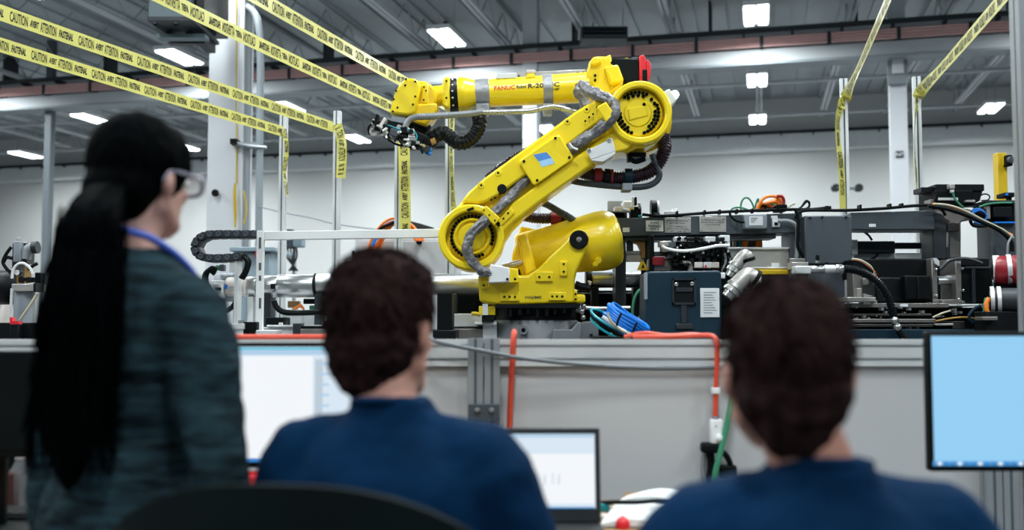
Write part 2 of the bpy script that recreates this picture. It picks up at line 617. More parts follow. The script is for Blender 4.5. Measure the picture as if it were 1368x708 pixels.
# ------------------------------------------------------------------ columns
def column(px, Y, w, dpt, label, top=8.3, m='column_grey'):
    c = P(px, 300, Y)
    t = thing('steel_column', label, 'column', (c.x, Y, 0))
    M = Matrix.Translation((c.x, Y, 0)) @ HALL
    MB().box(-w / 2, w / 2, 0, dpt, 0.0, top, M).build('shaft', m, t, bevel=0.01)
    MB().box(-w / 2 - 0.1, w / 2 + 0.1, -0.1, dpt + 0.1, 0.0, 0.03, M).build('base_plate', 'column_dark', t)
    return t, M
t, M = column(708, 21.0, 0.32, 0.3, 'grey building column standing behind the robot forearm')
t, M = column(1204, 19.6, 0.33, 0.2, 'pale building column with a small black grid sign')
MB().box(-0.07, 0.07, -0.02, 0.0, 4.54, 4.67, M).build('grid_sign', 'slate_dark', t)
cc = M @ Vector((0, -0.025, 4.605))
lettering('N7', 0.1, 'label_white', t, cc, M.to_3x3() @ Vector((1, 0, 0)), (0, 0, 1), center=True)
MB().box(-0.2, 0.16, -0.1, 0.0, 6.0, 6.5, M).build('girder_bracket', 'column_dark', t, bevel=0.01)
MB().box(-0.12, 0.1, -0.16, -0.1, 6.2, 6.52, M).build('bracket_plate', 'column_grey', t, bevel=0.01)
column(60, 24.2, 0.19, 0.16, 'dark grey building column left of the woman by the far wall', m='column_slate')

# the near column: wide flange column with a boxed front
c = P(304, 300, 11.6)
t = thing('steel_column', 'wide near grey column with conduits, left of the fence posts', 'column', (c.x, 11.6, 0))
M = Matrix.Translation((c.x, 11.6, 0)) @ HALL
def cx(px):   # local x of a photo column on the front face
    return (P(px, 300, 11.6).x - c.x) / math.cos(TH)
MB().box(cx(273), cx(315), 0, 0.05, 0, 8.3, M).build('front_plate', 'column_grey', t, bevel=0.006)
MB().box(cx(315), cx(322), 0.02, 0.06, 0, 8.3, M).build('side_flange', 'column_grey', t)
MB().box(cx(276), cx(322), 0.05, 0.20, 0, 8.3, M).build('core', 'column_dark', t)
MB().box(cx(273), cx(323), 0.20, 0.24, 0, 8.3, M).build('rear_flange', 'column_grey', t)
MB().box(cx(273) - .1, cx(323) + .1, -.1, 0.34, 0, 0.03, M).build('base_plate', 'column_dark', t)
kb = P(288, 258, 11.58)
MB().lathe((kb.x, 11.62, kb.z), (0, -1, 0), [(0, 0.03), (0.06, 0.045), (0.1, 0.03)], 14).build('knob', 'black_plastic', t)
br = P(333, 190, 11.5)
bk = thing('conduit_clamp', 'dark clamp bracket holding the conduit to the near column', 'bracket', br)
MB().pbox(307, 185, 316, 192, 11.45, 11.6).build('clamp_block', 'black_plastic', bk)
MB().tube(pts(11.5, (314, 189), (322, 193), (340, 196), (356, 197)), 0.022, n=6).build('clamp_arm', 'aluminium_dark', bk)
MB().pbox(314, 190, 346, 194, 11.5, 11.75).build('clamp_plate', 'column_dark', bk)
cp = [P(318, 2, 11.7), P(328, 8, 11.65), P(340, 18, 11.6), P(346, 40, 11.55), P(348, 90, 11.55), P(347, 180, 11.55), P(346, 300, 11.55), P(346, 420, 11.55)]
cp.append(Vector((cp[-1].x, cp[-1].y, 0.0)))
tag(MB().tube(cp, 0.043, n=12).build('conduit_pipe', 'column_dark'), 'pale grey conduit pipe bending into the near column at its top', 'pipe')
yl = [P(316, 0, 11.57), P(316, 100, 11.57), P(316, 245, 11.57)]
tag(MB().tube(yl, 0.008, n=5, smooth=False).build('pull_cord', 'post_yellow'), 'thin yellow cord hanging down the face of the near column', 'cord')
ym = MB()
for k in range(4):
    o = (k - 1.5) * 0.7
    ym.tube(pts(11.5, (314 + o * .4, 245), (313.5 + o, 262), (314.5 + o, 285), (314, 304)), 0.009, n=5)
tag(ym.build('yellow_cord_bundle', 'post_yellow'), 'folded yellow cord bundle hanging on the near column', 'cord')
tag(MB().tube(pts(11.45, (325, 255), (328, 268), (329, 285), (325, 300)), 0.010, n=5).build('yellow_cord_loop', 'post_yellow'), 'short loop of yellow cord right of the folded bundle', 'cord')

# unit heater on a bracket at the top left, fixed to the near column
hc = P(228, 10, 10.6)
h = thing('unit_heater', 'blue grey unit heater box on brackets at the top left', 'heater', hc)
MB().pbox(198, -40, 256, 25, 10.4, 11.3).build('housing', 'heater_grey', h, bevel=0.012)
MB().pbox(256, -40, 274, 20, 10.5, 11.4).build('fan_guard', 'black_metal', h)
MB().pbox(196, 22, 258, 27, 10.36, 11.3).build('bottom_lip', 'slate_dark', h)
for x in (208, 235):
    MB().tube([P(x, 27, 10.5), P(x + 32, 48, 11.0)], 0.07, n=4).build('support_arm', 'duct_dark', h)
MB().pbox(209, 45, 274, 50, 10.7, 10.85).build('channel', 'heater_grey', h)
MB().pbox(224, 54, 276, 58, 11.0, 11.1).build('channel', 'slate_dark', h)
MB().pbox(262, 42, 274, 58, 10.9, 11.3).build('wall_bracket', 'duct_dark', h)
for x in (207, 235):
    MB().ball(P(x, 27, 10.45), 0.03).build('bolt', 'aluminium', h)

# fittings on the far wall: tall duct seen right of the cage post, low pipes
for px, lab in ((1143, 'left'), (1155, 'right')):
    pass
tb = thing('hand_valve', 'two dark valve wheels on a bar before the far wall behind the fence post', 'valve', P(1132, 251, 24))
MB().tube(pts(24, (1116, 251), (1147, 251)), 0.05, n=8).build('bar', 'column_dark', tb)
for x in (1116, 1147):
    MB().lathe(P(x, 251, 24), (0.1, -1, 0), [(-0.05, 0.02), (-0.05, 0.1), (0.05, 0.1), (0.05, 0.02)], 14).build('wheel', 'duct_dark', tb)
MB().pbox(1128, 251, 1134, 433, 24.0, 24.1).build('stand', 'column_dark', tb)
# electrical boxes low on a stand behind the left fence posts
e = thing('switch_cabinet', 'small grey electrical box cluster on a post behind the left fence', 'electrical box', P(392, 330, 13))
MB().pbox(378, 306, 391, 331, 13, 13.2).build('box', 'slate_paint', e, bevel=0.01)
MB().pbox(391, 311, 403, 329, 13, 13.25).build('box', 'cabinet_blue', e, bevel=0.01)
MB().pbox(388, 329, 394, 560, 13.1, 13.2).build('stand', 'column_dark', e)
for i in range(5):
    MB().tube([P(380 + i * 4, 331, 13.05), P(384 + i * 3, 345, 13.05), P(398 - i * 3, 362, 13.05)], 0.012, n=5).build('wire', 'slate_dark', e)

# ------------------------------------------------------------------ fence posts, barrier, caution tape
def slot_section(w, d, ns=1, sw=0.008, sd=0.012):
    """outline of an aluminium T slot profile, ns slots on the wide faces, one on the narrow ones"""
    out = []
    hw, hd = w / 2, d / 2
    step = w / ns
    def face(p0, dirx, diry, nx, ny, length, k):
        st = length / k
        for i in range(k):
            m = st * (i + 0.5)
            for a, b in ((m - sw / 2, 0), (m - sw / 2, sd), (m + sw / 2, sd), (m + sw / 2, 0)):
                out.append((p0[0] + dirx * a + nx * b, p0[1] + diry * a + ny * b))
    out.append((-hw, -hd)); face((-hw, -hd), 1, 0, 0, 1, w, ns)
    out.append((hw, -hd)); face((hw, -hd), 0, 1, -1, 0, d, 1)
    out.append((hw, hd)); face((hw, hd), -1, 0, 0, -1, w, ns)
    out.append((-hw, hd)); face((-hw, hd), 0, -1, 1, 0, d, 1)
    return out

def extrude(mb, sec, o, ax, ay, along, length):
    o = Vector(o); ax = Vector(ax); ay = Vector(ay); al = Vector(along)
    n = len(sec)
    vs = [o + ax * p[0] + ay * p[1] for p in sec] + [o + ax * p[0] + ay * p[1] + al * length for p in sec]
    fs = [(i, (i + 1) % n, (i + 1) % n + n, i + n) for i in range(n)]
    fs += [tuple(reversed(range(n))), tuple(range(n, 2 * n))]
    return mb.add(vs, fs)

HX = HALL.to_3x3() @ Vector((1, 0, 0))
HY = HALL.to_3x3() @ Vector((0, 1, 0))

POST_TOP = CAM.z + 1.543
def fence_post(px, Y, label, w=0.046):
    c = P(px, 400, Y)
    t = thing('fence_post', label, 'post', (c.x, Y, 0), 'aluminium fence posts of the robot cell')
    extrude(MB(), slot_section(w, w, 1, 0.010, 0.013), (c.x, Y, 0.012), HX, HY, (0, 0, 1), POST_TOP - 0.012).build('profile', 'aluminium', t, smooth=False)
    MB().box(c.x - 0.06, c.x + 0.06, Y - 0.06, Y + 0.06, 0, 0.012).build('foot_plate', 'aluminium_dark', t)
    q = Matrix.Translation((c.x, Y, 0)) @ HALL
    MB().box(-0.0055, 0.0055, -w / 2 + 0.003, -w / 2 + 0.012, 0.02, POST_TOP - 0.002, q).build('slot_shade', 'slot_dark', t)  # dark strip stands in for the shade inside the open slot
    return c.x
fence_post(376, 7.2, 'leftmost thin aluminium fence post, right of the near grey column')
fence_post(448.5, 7.15, 'aluminium fence post with a wide tape tail, second from the left')
fence_post(532, 6.5, 'aluminium fence post standing under the robot gripper')
fence_post(600, 6.5, 'aluminium fence post rising behind the robot lower joint')
fence_post(1132.5, 6.2, 'aluminium fence post left of the column with the grid sign')
fence_post(1231, 6.15, 'aluminium fence post right of the column with the grid sign')

# header bar over the front of the cell and its big front posts (only the right one is in frame)
HZ = CAM.z + 1.42
fx = P(1371, 300, 3.05).x
t = thing('front_post', 'wide blurred aluminium post at the right edge beside the blue monitor', 'post', (fx + 0.012, 3.05, 0))
extrude(MB(), slot_section(0.06, 0.06, 1, 0.008, 0.012), (fx + 0.012, 3.05, 0.01), (1, 0, 0), (0, 1, 0), (0, 0, 1), 3.0).build('profile', 'aluminium_dark', t, smooth=False)
MB().box(fx - 0.06, fx + 0.085, 2.97, 3.13, 0, 0.01).build('foot_plate', 'aluminium_dark', t)
hd = thing('header_bar', 'aluminium header bar above the front of the cell', 'bar', (0, 3.14, HZ))
extrude(MB(), slot_section(0.08, 0.04, 2), (-3.5, 3.10, HZ), (0, 0, 1), (0, 1, 0), (1, 0, 0), 5.9).build('profile', 'aluminium_dark', hd, smooth=False)
for sx in (-3.45, 2.35):
    extrude(MB(), slot_section(0.06, 0.06), (sx, 3.16, 0), (1, 0, 0), (0, 1, 0), (0, 0, 1), HZ + 0.1).build('upright', 'aluminium_dark', hd, smooth=False)

# barrier: top rail, grey panels, slotted posts
bar = thing('barrier', 'low grey panelled barrier with an aluminium top rail in front of the robot', 'barrier', (0, 3.12, 0))
rz = P(684, 453.5, 3.08).z
extrude(MB(), slot_section(0.082, 0.05, 2, 0.010, 0.012), (-3.0, 3.105, rz - 0.041), (0, 0, 1), (0, 1, 0), (1, 0, 0), 5.2).build('top_rail', 'aluminium', bar, smooth=False)
MB().box(-3.0, 2.2, 3.118, 3.122, 0.10, rz - 0.085).build('backing_sheet', 'panel_grey', bar)
pxs = [-3.0, P(640, 500, 3.08).x, P(1330, 500, 3.08).x, 2.2]
for i in range(3):
    a, b = pxs[i] + 0.02, pxs[i + 1] - 0.02
    MB().box(a, b, 3.098, 3.117, 0.12, rz - 0.084).build('panel', 'panel_grey', bar, bevel=0.003)
for px in (635.5, 657.5, 1319, 1341):
    x = P(px, 500, 3.06).x
    top = rz + 0.004 if px < 700 else rz - 0.084
    extrude(MB(), slot_section(0.046, 0.046, 1, 0.009, 0.014), (x, 3.056, 0), (1, 0, 0), (0, 1, 0), (0, 0, 1), top).build('slot_post', 'aluminium_dark', bar, smooth=False)
    MB().box(x - 0.0048, x + 0.0048, 3.036, 3.045, 0.01, top - 0.002).build('slot_shade', 'slot_dark', bar)  # slot shade put in as a dark strip, no real insert
for cx0 in (646.5, 1330):
    bp = MB().pbox(cx0 - 21, 540, cx0 + 21, 562, 3.018, 3.032).build('bracket_plate', 'slate_paint', bar, bevel=0.002)
    for dx in (-9, 10):
        c = P(cx0 + dx, 549, 3.0)
        MB().lathe((c.x, 3.02, c.z), (0, -1, 0), [(0, 0.009), (0.006, 0.009), (0.012, 0.005)], 12).build('bolt', 'steel', bp)

# caution tape
TW = 0.075
WORDS = [('CAUTION', 0.066, 0.0, 0.101, 0), ('AVERT', 0.042, 0.113, 0.053, 0.3), ('ATTENTION', 0.066, 0.175, 0.096, 0), ('FASTENAL', 0.048, 0.286, 0.09, 0.3)]
WMB = []
for (s, size, x0, w, sh) in WORDS:
    mb, ww = text_mb(s, size, shear=sh, bold=0.022 if size > .05 else 0.045)
    WMB.append(([(p.x * w / ww + x0, p.z) for p in mb.v], mb.f))

def tape(label, path, ups, phase=0.0, width=TW, seglen=0.03):
    """ribbon through the path points; ups gives the across direction at each of them; print on both faces"""
    path = [Vector(p) for p in path]
    ups = [Vector(q).normalized() for q in ups]
    P2 = []; U2 = []
    fine = catmull(path, 10); fu = catmull(ups, 10)
    L = [0.0]
    for i in range(1, len(fine)):
        L.append(L[-1] + (fine[i] - fine[i - 1]).length)
    tot = L[-1]
    def at(s):
        s = min(max(s, 0.0), tot)
        lo, hi = 0, len(L) - 1
        while hi - lo > 1:
            m = (lo + hi) // 2
            if L[m] <= s: lo = m
            else: hi = m
        k = (s - L[lo]) / max(1e-9, L[hi] - L[lo])
        p = fine[lo].lerp(fine[hi], k)
        tg = (fine[hi] - fine[lo]).normalized()
        u = fu[lo].lerp(fu[hi], k)
        u = (u - tg * u.dot(tg)).normalized()
        return p, tg, u
    n = max(4, int(tot / seglen))
    vs = []; fs = []
    for i in range(n + 1):
        p, tg, u = at(tot * i / n)
        nn = tg.cross(u).normalized() * 0.0003
        w = width / 2
        vs += [p + u * w + nn, p - u * w + nn, p - u * w - nn, p + u * w - nn]
    for i in range(n):
        a = i * 4; b = a + 4
        for k in range(4):
            k2 = (k + 1) % 4
            fs.append((a + k, a + k2, b + k2, b + k))
    o = MB().add(vs, fs).build('caution_tape', 'tape_yellow', smooth=False)
    tag(o, label, 'tape', 'caution tape strung around the robot cell')
    lt = MB()
    s0 = -phase
    while s0 < tot:
        for (co, faces) in WMB:
            if s0 + co[0][0] < 0.01 or s0 + max(c[0] for c in co) > tot - 0.01:
                continue
            for side in (1, -1):
                vv = []
                for (x, z) in co:
                    p, tg, u = at(s0 + x)
                    nn = tg.cross(u).normalized()
                    vv.append(p + u * z + nn * 0.0011 * side)
                lt.add(vv, faces)
        s0 += 0.41
    if lt.v:
        me = lt.mesh('lettering', 'ink_black', smooth=False)
        l = bpy.data.objects.new('lettering', me)
        COL.objects.link(l)
        l.parent = o
        l['kind'] = 'stuff'
    return o

Zu = Vector((0, 0, 1))
def strung(pa, Ya, pb, Yb, sag=0.01):
    """points of a strip from its far end a back to the header bar, passing the near pixel b"""
    A = P(pa[0], pa[1], Ya)
    Bq = P(pb[0], pb[1], Yb)
    d = Bq - A
    k = (3.06 - Ya) / (Yb - Ya)
    E = A + d * k
    out = []
    for i in range(7):
        q = A.lerp(E, i / 6)
        q.z -= sag * math.sin(PI * i / 6)
        out.append(q)
    return out
near2far = lambda p: list(reversed(p))
t1 = near2far(strung((446, 170), 7.10, (0, 14), 4.42))
tape('upper left caution tape running from the top edge to the second fence post', t1, [Zu] * len(t1), 0.13)
t2 = near2far(strung((379, 176), 7.15, (0, 57), 4.89))
tape('lower left caution tape passing behind the woman to the first fence post', t2, [Zu] * len(t2), 0.30)
t3 = strung((529, 146), 6.45, (225, -3), 4.33)
tape('caution tape with reversed print crossing the near column towards the gripper', t3, [Zu] * len(t3), 0.05)
t4 = near2far(strung((598, 142), 6.45, (350, -3), 4.33))
tape('caution tape running behind the robot wrist, uppermost in the middle', t4, [Zu] * len(t4), 0.22)
# tails hanging from the posts
Xr = Vector((1, 0, 0))
q = pts(7.08, (450, 166), (455, 182), (457, 205), (455, 238))
tape('short wide tape tail hanging from the second fence post', q, [Xr, Xr + Vector((0, .3, 0)), Xr, Xr + Vector((0, .4, 0))], 0.0, width=0.068)
q = pts(7.13, (379, 172), (383, 200), (380, 230), (384, 262))
tape('narrow twisted tape tail hanging from the first fence post', q, [Xr + Vector((0, 1.2, 0)), Xr + Vector((0, 1.8, 0)), Xr + Vector((0, 2.6, 0)), Xr + Vector((0, 5.0, 0))], 0.2, width=0.045)
q = pts(6.43, (541, 318), (541, 270), (540, 215), (538, 150))
tape('long straight tape tail hanging under the robot gripper', q, [-Xr] * 4, 0.28)
q = pts(6.44, (607, 292), (605, 262), (603, 215), (604, 150))
tape('narrow tape tail hanging behind the corrugated black hose', q, [-Xr + Vector((0, 1.0, 0)), -Xr + Vector((0, 1.9, 0)), -Xr + Vector((0, 2.1, 0)), -Xr + Vector((0, 1.5, 0))], 0.1)
def right_tape(label, pa, Ya, pb, Yb, tail, Yt, tup, phase):
    s = near2far(strung(pa, Ya, pb, Yb))
    Td = Vector((0.55, 0, -0.8))
    ups = [Vector((0.0, 0.0, -1.0))] * (len(s) - 1) + [Vector((0.6, 0.6, -0.6))]
    tl = pts(Yt, *tail)
    s2 = s[:-1] + [s[-1]] + tl
    ups += tup
    tape(label, s2, ups, phase)
right_tape('right caution tape hanging down the post left of the grid sign column', (1131, 128), 6.15, (1186, -3), 4.33,
           [(1123, 143), (1119, 163), (1120, 190), (1124, 225), (1126, 279)], 6.13,
           [Xr + Vector((0, .9, 0)), Xr + Vector((0, 1.3, 0)), Xr + Vector((0, 1.1, 0)), Xr + Vector((0, .9, 0)), Xr + Vector((0, .9, 0))], 0.1)
right_tape('rightmost caution tape hanging down the post beside the yellow upright', (1229, 124), 6.1, (1337, -3), 4.33,
           [(1224, 145), (1222, 170), (1222, 200), (1224, 235), (1225, 262)], 6.08,
           [Xr + Vector((0, 1.6, 0)), Xr + Vector((0, 2.2, 0)), Xr + Vector((0, 2.0, 0)), Xr + Vector((0, 1.6, 0)), Xr + Vector((0, 2.5, 0))], 0.25)

# cables on and along the barrier
def cable(name, label, cat, m, p, r, n=8, group=None):
    return tag(MB().tube(p, r, n).build(name, m), label, cat, group)
rt = rz + 0.008
def rail_pt(px, dy=0.0, Y=3.1, dz=0.0):
    q = P(px, 450, Y)
    return Vector((q.x, Y + dy, rt + dz))
cable('orange_cable', 'orange extension cable lying along the left end of the barrier rail', 'cable', 'orange_cord',
      [rail_pt(220, .0), rail_pt(290, -.01), rail_pt(340, .0), rail_pt(400, .01), rail_pt(450, 0), rail_pt(520, .005)], 0.008)
cable('orange_cable', 'orange cord hanging over the barrier rail beside the slotted posts', 'cord', 'orange_cord',
      [rail_pt(688, .2, 3.1, -.03), rail_pt(687, .04, 3.1, .012), rail_pt(687, -.02, 3.1, .012), P(686, 452, 3.062), P(685, 470, 3.06), P(683, 510, 3.068), P(681, 560, 3.075), P(679, 640, 3.08)], 0.0088)
oc = [rail_pt(846, .01), rail_pt(870, -.005), rail_pt(900, -.015), rail_pt(930, .0, 3.1, .004), rail_pt(947, -.015, 3.1, .004), P(955, 451, 3.068), P(958, 460, 3.058), P(958, 475, 3.058), P(957, 500, 3.058), P(956, 535, 3.06), P(955.5, 562, 3.06)]
cable('orange_cable', 'orange cable lying on the rail then dropping to a plug behind the right man', 'cable', 'orange_cord', oc, 0.0075)
cable('red_cable', 'second red orange cable on the rail under the teal box', 'cable', 'red_wire',
      [rail_pt(835, .015, 3.1, .0), rail_pt(862, .02, 3.1, .012), rail_pt(893, .015, 3.1, .004), rail_pt(925, .012, 3.1, .008), rail_pt(955, .02)], 0.006)
cable('grey_cable', 'thin grey cable slung low along the front of the barrier rail', 'cable', 'cable_dark',
      [P(575, 452, 3.05), P(588, 458, 3.02), P(640, 468, 3.015), P(700, 479, 3.03), P(790, 488, 3.05), P(880, 492, 3.06), P(962, 490, 3.06), P(1030, 484, 3.06)], 0.0065)
# plug, black adapter and green cable behind the right man
pg = thing('plug_adapter', 'clear and white cable plug with a black adapter hanging on the barrier', 'plug', P(957, 580, 3.06))
MB().pbox(950, 560, 966, 594, 3.045, 3.075).build('socket', 'label_white', pg, bevel=0.006)
MB().cyl(P(955.5, 556, 3.06), P(955.5, 570, 3.06), 0.012, 0.016, 10).build('strain_relief', 'glasses_frame', pg)
MB().ball(P(961, 585, 3.04), (0.011, 0.008, 0.013)).build('indicator', 'paper', pg)
MB().pbox(938, 592, 962, 606, 3.04, 3.08).build('plug_head', 'black_plastic', pg, bevel=0.008)
MB().tube(pts(3.07, (948, 600), (950, 620), (948, 645), (946, 690)), 0.012).build('cable', 'black_plastic', pg)
MB().tube(pts(3.06, (958, 600), (968, 606), (975, 618), (976, 632)), 0.009).build('cable', 'black_plastic', pg)
MB().pbox(962, 622, 985, 639, 3.05, 3.08).build('adapter', 'black_plastic', pg, bevel=0.006)
MB().tube(pts(3.075, (943, 600), (939, 620), (942, 645)), 0.008).build('cable', 'conduit_grey', pg)
tag(MB().box(P(951, 520, 3.05).x, P(962, 520, 3.05).x, 3.048, 3.072, P(0, 526, 3.05).z, P(0, 518, 3.05).z).build('cable_clip', 'label_white', bevel=0.002), 'white clip on the hanging orange cable', 'clip')
cable('green_cable', 'green cable hanging down the barrier left of the right man', 'cable', 'green_wire',
      [rail_pt(990, .0), P(985, 455, 3.05), P(982, 490, 3.05), P(976, 540, 3.05), P(966, 590, 3.04), P(956, 630, 3.03), P(950, 670, 3.04)], 0.009)

# ------------------------------------------------------------------ desk and what stands on it
DZ = 0.75
dk = thing('desk', 'long wooden topped work desk in front of the barrier', 'desk', (-0.8, 2.5, 0))
MB().box(-2.4, 0.86, 2.0, 2.82, DZ - 0.03, DZ).build('desktop', 'desk_wood', dk, bevel=0.004)
MB().box(-2.4, 0.86, 1.992, 2.0, DZ - 0.03, DZ).build('edge_band', 'desk_edge', dk)
for x in (-2.3, -0.7, 0.78):
    for y in (2.1, 2.74):
        MB().box(x - 0.025, x + 0.025, y - 0.025, y + 0.025, 0, DZ - 0.03).build('leg', 'slate_dark', dk)

def emat(name, hexc, s):
    m = bpy.data.materials.new(name)
    m.use_nodes = True
    b = m.node_tree.nodes['Principled BSDF']
    b.inputs['Base Color'].default_value = (0.01, 0.01, 0.01, 1)
    b.inputs['Roughness'].default_value = 0.3
    b.inputs['Emission Color'].default_value = lin(hexc)
    b.inputs['Emission Strength'].default_value = s
    MATS[name] = m
emat('screen_light', 'dcebf8', 0.95)
emat('screen_pale', 'f2f6fa', 1.0)
emat('screen_sky', '93cdf2', 1.0)
emat('screen_mid', 'b4d2ec', 0.95)
emat('screen_deep', '2f7fc8', 1.0)
emat('screen_cyan', '56c4e0', 0.9)
emat('screen_grey', 'c3cfd8', 0.95)
emat('screen_task', '4a9ad6', 0.95)

def monitor(label, x0, x1, Y, z0, z1, on=True, foot=None, nx=0.0):
    cxm = (x0 + x1) / 2 + nx
    foot = DZ if foot is None else foot
    t = thing('monitor', label, 'monitor', (cxm, Y, foot))
    MB().box(x0, x1, Y, Y + 0.028, z0, z1).build('bezel', 'monitor_black', t, bevel=0.005)
    MB().box(cxm - 0.14, cxm + 0.14, Y + 0.028, Y + 0.06, z0 + 0.06, z1 - 0.06).build('rear_cover', 'monitor_black', t, bevel=0.012)
    MB().box(cxm - 0.035, cxm + 0.035, Y + 0.06, Y + 0.085, foot + 0.01, (z0 + z1) / 2).build('stand_neck', 'black_plastic', t, bevel=0.006)
    MB().box(cxm - 0.13, cxm + 0.13, Y - 0.03, Y + 0.15, foot, foot + 0.012).build('stand_base', 'black_plastic', t, bevel=0.004)
    b = 0.010
    if not on:
        MB().box(x0 + b, x1 - b, Y - 0.002, Y + 0.002, z0 + 0.02, z1 - b).build('screen', 'black_plastic', t)
        return t, None
    s = MB().box(x0 + b, x1 - b, Y - 0.002, Y + 0.002, z0 + 0.018, z1 - b).build('screen', 'screen_sky', t)
    return t, s
ml = P(298, 458, 2.6); mr = P(548, 625, 2.6)
t, s = monitor('lit monitor showing a pale document, between the woman and the left man', ml.x, mr.x, 2.6, mr.z, ml.z)
s.data.materials[0] = MATS['screen_light']
def spanel(s, x0, y0, x1, y1, Y, m, name='window_area', off=0.0035):
    a = P(x0, y1, Y); b = P(x1, y0, Y)
    return MB().box(a.x, b.x, Y - off, Y - 0.0015, a.z, b.z).build(name, m, s)
spanel(s, 302, 464, 544, 467, 2.6, 'screen_cyan', 'title_bar')
spanel(s, 302, 467, 544, 474, 2.6, 'screen_mid', 'tool_bar')
spanel(s, 302, 476, 320, 606, 2.6, 'screen_mid', 'side_bar')
spanel(s, 322, 476, 418, 612, 2.6, 'screen_pale', 'page')
spanel(s, 420, 480, 432, 606, 2.6, 'screen_grey', 'list_column')
spanel(s, 436, 480, 540, 606, 2.6, 'screen_light', 'page')
spanel(s, 302, 612, 544, 617, 2.6, 'screen_deep', 'task_bar')
for i in range(8):
    spanel(s, 424, 484 + i * 14, 440, 487 + i * 14, 2.6, 'screen_mid', 'text_line', 0.0045)
a = P(1238, 443, 2.28); b = P(1545, 630, 2.28)
t, s = monitor('lit monitor with a plain sky blue screen at the right edge', a.x, b.x, 2.28, b.z, a.z, foot=0.0, nx=0.10)
spanel(s, 1246, 616, 1540, 622, 2.28, 'screen_task', 'task_bar')
for i in range(14):
    spanel(s, 1252 + i * 9, 617, 1257 + i * 9, 621, 2.28, 'screen_pale' if i % 3 == 0 else 'screen_deep', 'task_icon', 0.0045)
a = P(-120, 469, 2.35); b = P(64, 612, 2.35)
monitor('dark switched off monitor at the far left behind the woman', a.x, b.x, 2.35, b.z, a.z, on=False)

# laptop
lx0, lx1 = P(612, 640, 2.40).x, P(803, 640, 2.40).x
lap = thing('laptop', 'dark open laptop with a bright screen between the two seated men', 'laptop', ((lx0 + lx1) / 2, 2.3, DZ))
MB().box(lx0, lx1, 2.165, 2.405, DZ, DZ + 0.018).build('base', 'laptop_grey', lap, bevel=0.004)
kb = MB()
for r in range(5):
    for k in range(13):
        x = lx0 + 0.025 + k * (lx1 - lx0 - 0.05) / 13
        y = 2.26 + r * 0.022
        kb.box(x + 0.001, x + (lx1 - lx0 - 0.05) / 13 - 0.002, y, y + 0.019, DZ + 0.018, DZ + 0.021)
tag(kb.build('keyboard', 'key_dark', lap), kind='stuff')
MB().box(-0.05 + (lx0 + lx1) / 2, 0.05 + (lx0 + lx1) / 2, 2.18, 2.245, DZ + 0.018, DZ + 0.019).build('touchpad', 'monitor_black', lap)
LM = Matrix.Translation((0, 2.40, DZ + 0.018)) @ Matrix.Rotation(math.radians(-8), 4, 'X')
lh = 0.224
lid = MB().box(lx0, lx1, 0, 0.009, 0, lh, LM).build('lid', 'laptop_grey', lap, bevel=0.004)
MB().box(lx0 + 0.3 * 0.05, lx1 - 0.013, -0.0015, 0.001, 0.034, lh - 0.015, LM).build('screen', 'screen_light', lap)
sc_ = lid
def lp(x0, x1, z0, z1, m, name):
    w = lx1 - lx0
    MB().box(lx0 + x0 * w, lx0 + x1 * w, -0.0025, -0.0012, z0 * lh, z1 * lh, LM).build(name, m, lid)
lp(0.05, 0.955, 0.895, 0.93, 'screen_mid', 'title_bar')
lp(0.36, 0.955, 0.72, 0.89, 'screen_light', 'tool_bar')
lp(0.05, 0.955, 0.20, 0.72, 'screen_pale', 'page')
lp(0.05, 0.955, 0.15, 0.165, 'screen_task', 'task_bar')
for i, (x, h) in enumerate(((0.50, .3), (0.54, .42), (0.60, .34), (0.66, .40), (0.70, .36))):
    lp(x, x + 0.012, 0.40, 0.40 + h * 0.3, 'screen_grey', 'drawing_line')

# open notebook, loose cable and small things beside it
nb = thing('notebook', 'open notebook with blank white pages right of the laptop', 'notebook', (0.3, 2.65, DZ))
def page(poly, th, bulge):
    """curved page block over four desk corner pixels: near-left, far-left, far-right, near-right"""
    c = [PH(px, py, DZ + 0.012 - CAM.z) for px, py in poly]
    m = MB(); n = 10
    top = []; bot = []
    for i in range(n + 1):
        k = i / n
        a = c[0].lerp(c[3], k); b = c[1].lerp(c[2], k)
        z = DZ + 0.006 + th * (0.5 + 0.5 * math.sin(PI * min(1, k * 1.15))) + bulge * math.sin(PI * k)
        for q in (a, b):
            top.append(Vector((q.x, q.y, z))); bot.append(Vector((q.x, q.y, DZ + 0.004)))
    fs = []
    N = len(top)
    for i in range(n):
        fs.append((2 * i, 2 * i + 2, 2 * i + 3, 2 * i + 1))
        fs.append((N + 2 * i, N + 2 * i + 1, N + 2 * i + 3, N + 2 * i + 2))
        fs.append((2 * i, N + 2 * i, N + 2 * i + 2, 2 * i + 2))
        fs.append((2 * i + 1, 2 * i + 3, N + 2 * i + 3, N + 2 * i + 1))
    fs.append((0, 1, N + 1, N)); fs.append((2 * n, N + 2 * n, N + 2 * n + 1, 2 * n + 1))
    return m.add(top + bot, fs)
page([(802, 699), (822, 672), (912, 672), (892, 699)], 0.010, 0.006).build('page_block', 'paper', nb)
page([(822, 671), (838, 662), (935, 660), (914, 671)], 0.012, 0.012).build('page_block', 'paper', nb)
cc = [PH(px, py, DZ - CAM.z) for px, py in ((798, 704), (836, 659), (940, 657), (900, 704))]
MB().add([Vector((p.x, p.y, DZ + z)) for z in (0, 0.004) for p in cc], [(0, 1, 2, 3), (4, 7, 6, 5), (0, 4, 5, 1), (1, 5, 6, 2), (2, 6, 7, 3), (3, 7, 4, 0)]).build('cover', 'desk_edge', nb)
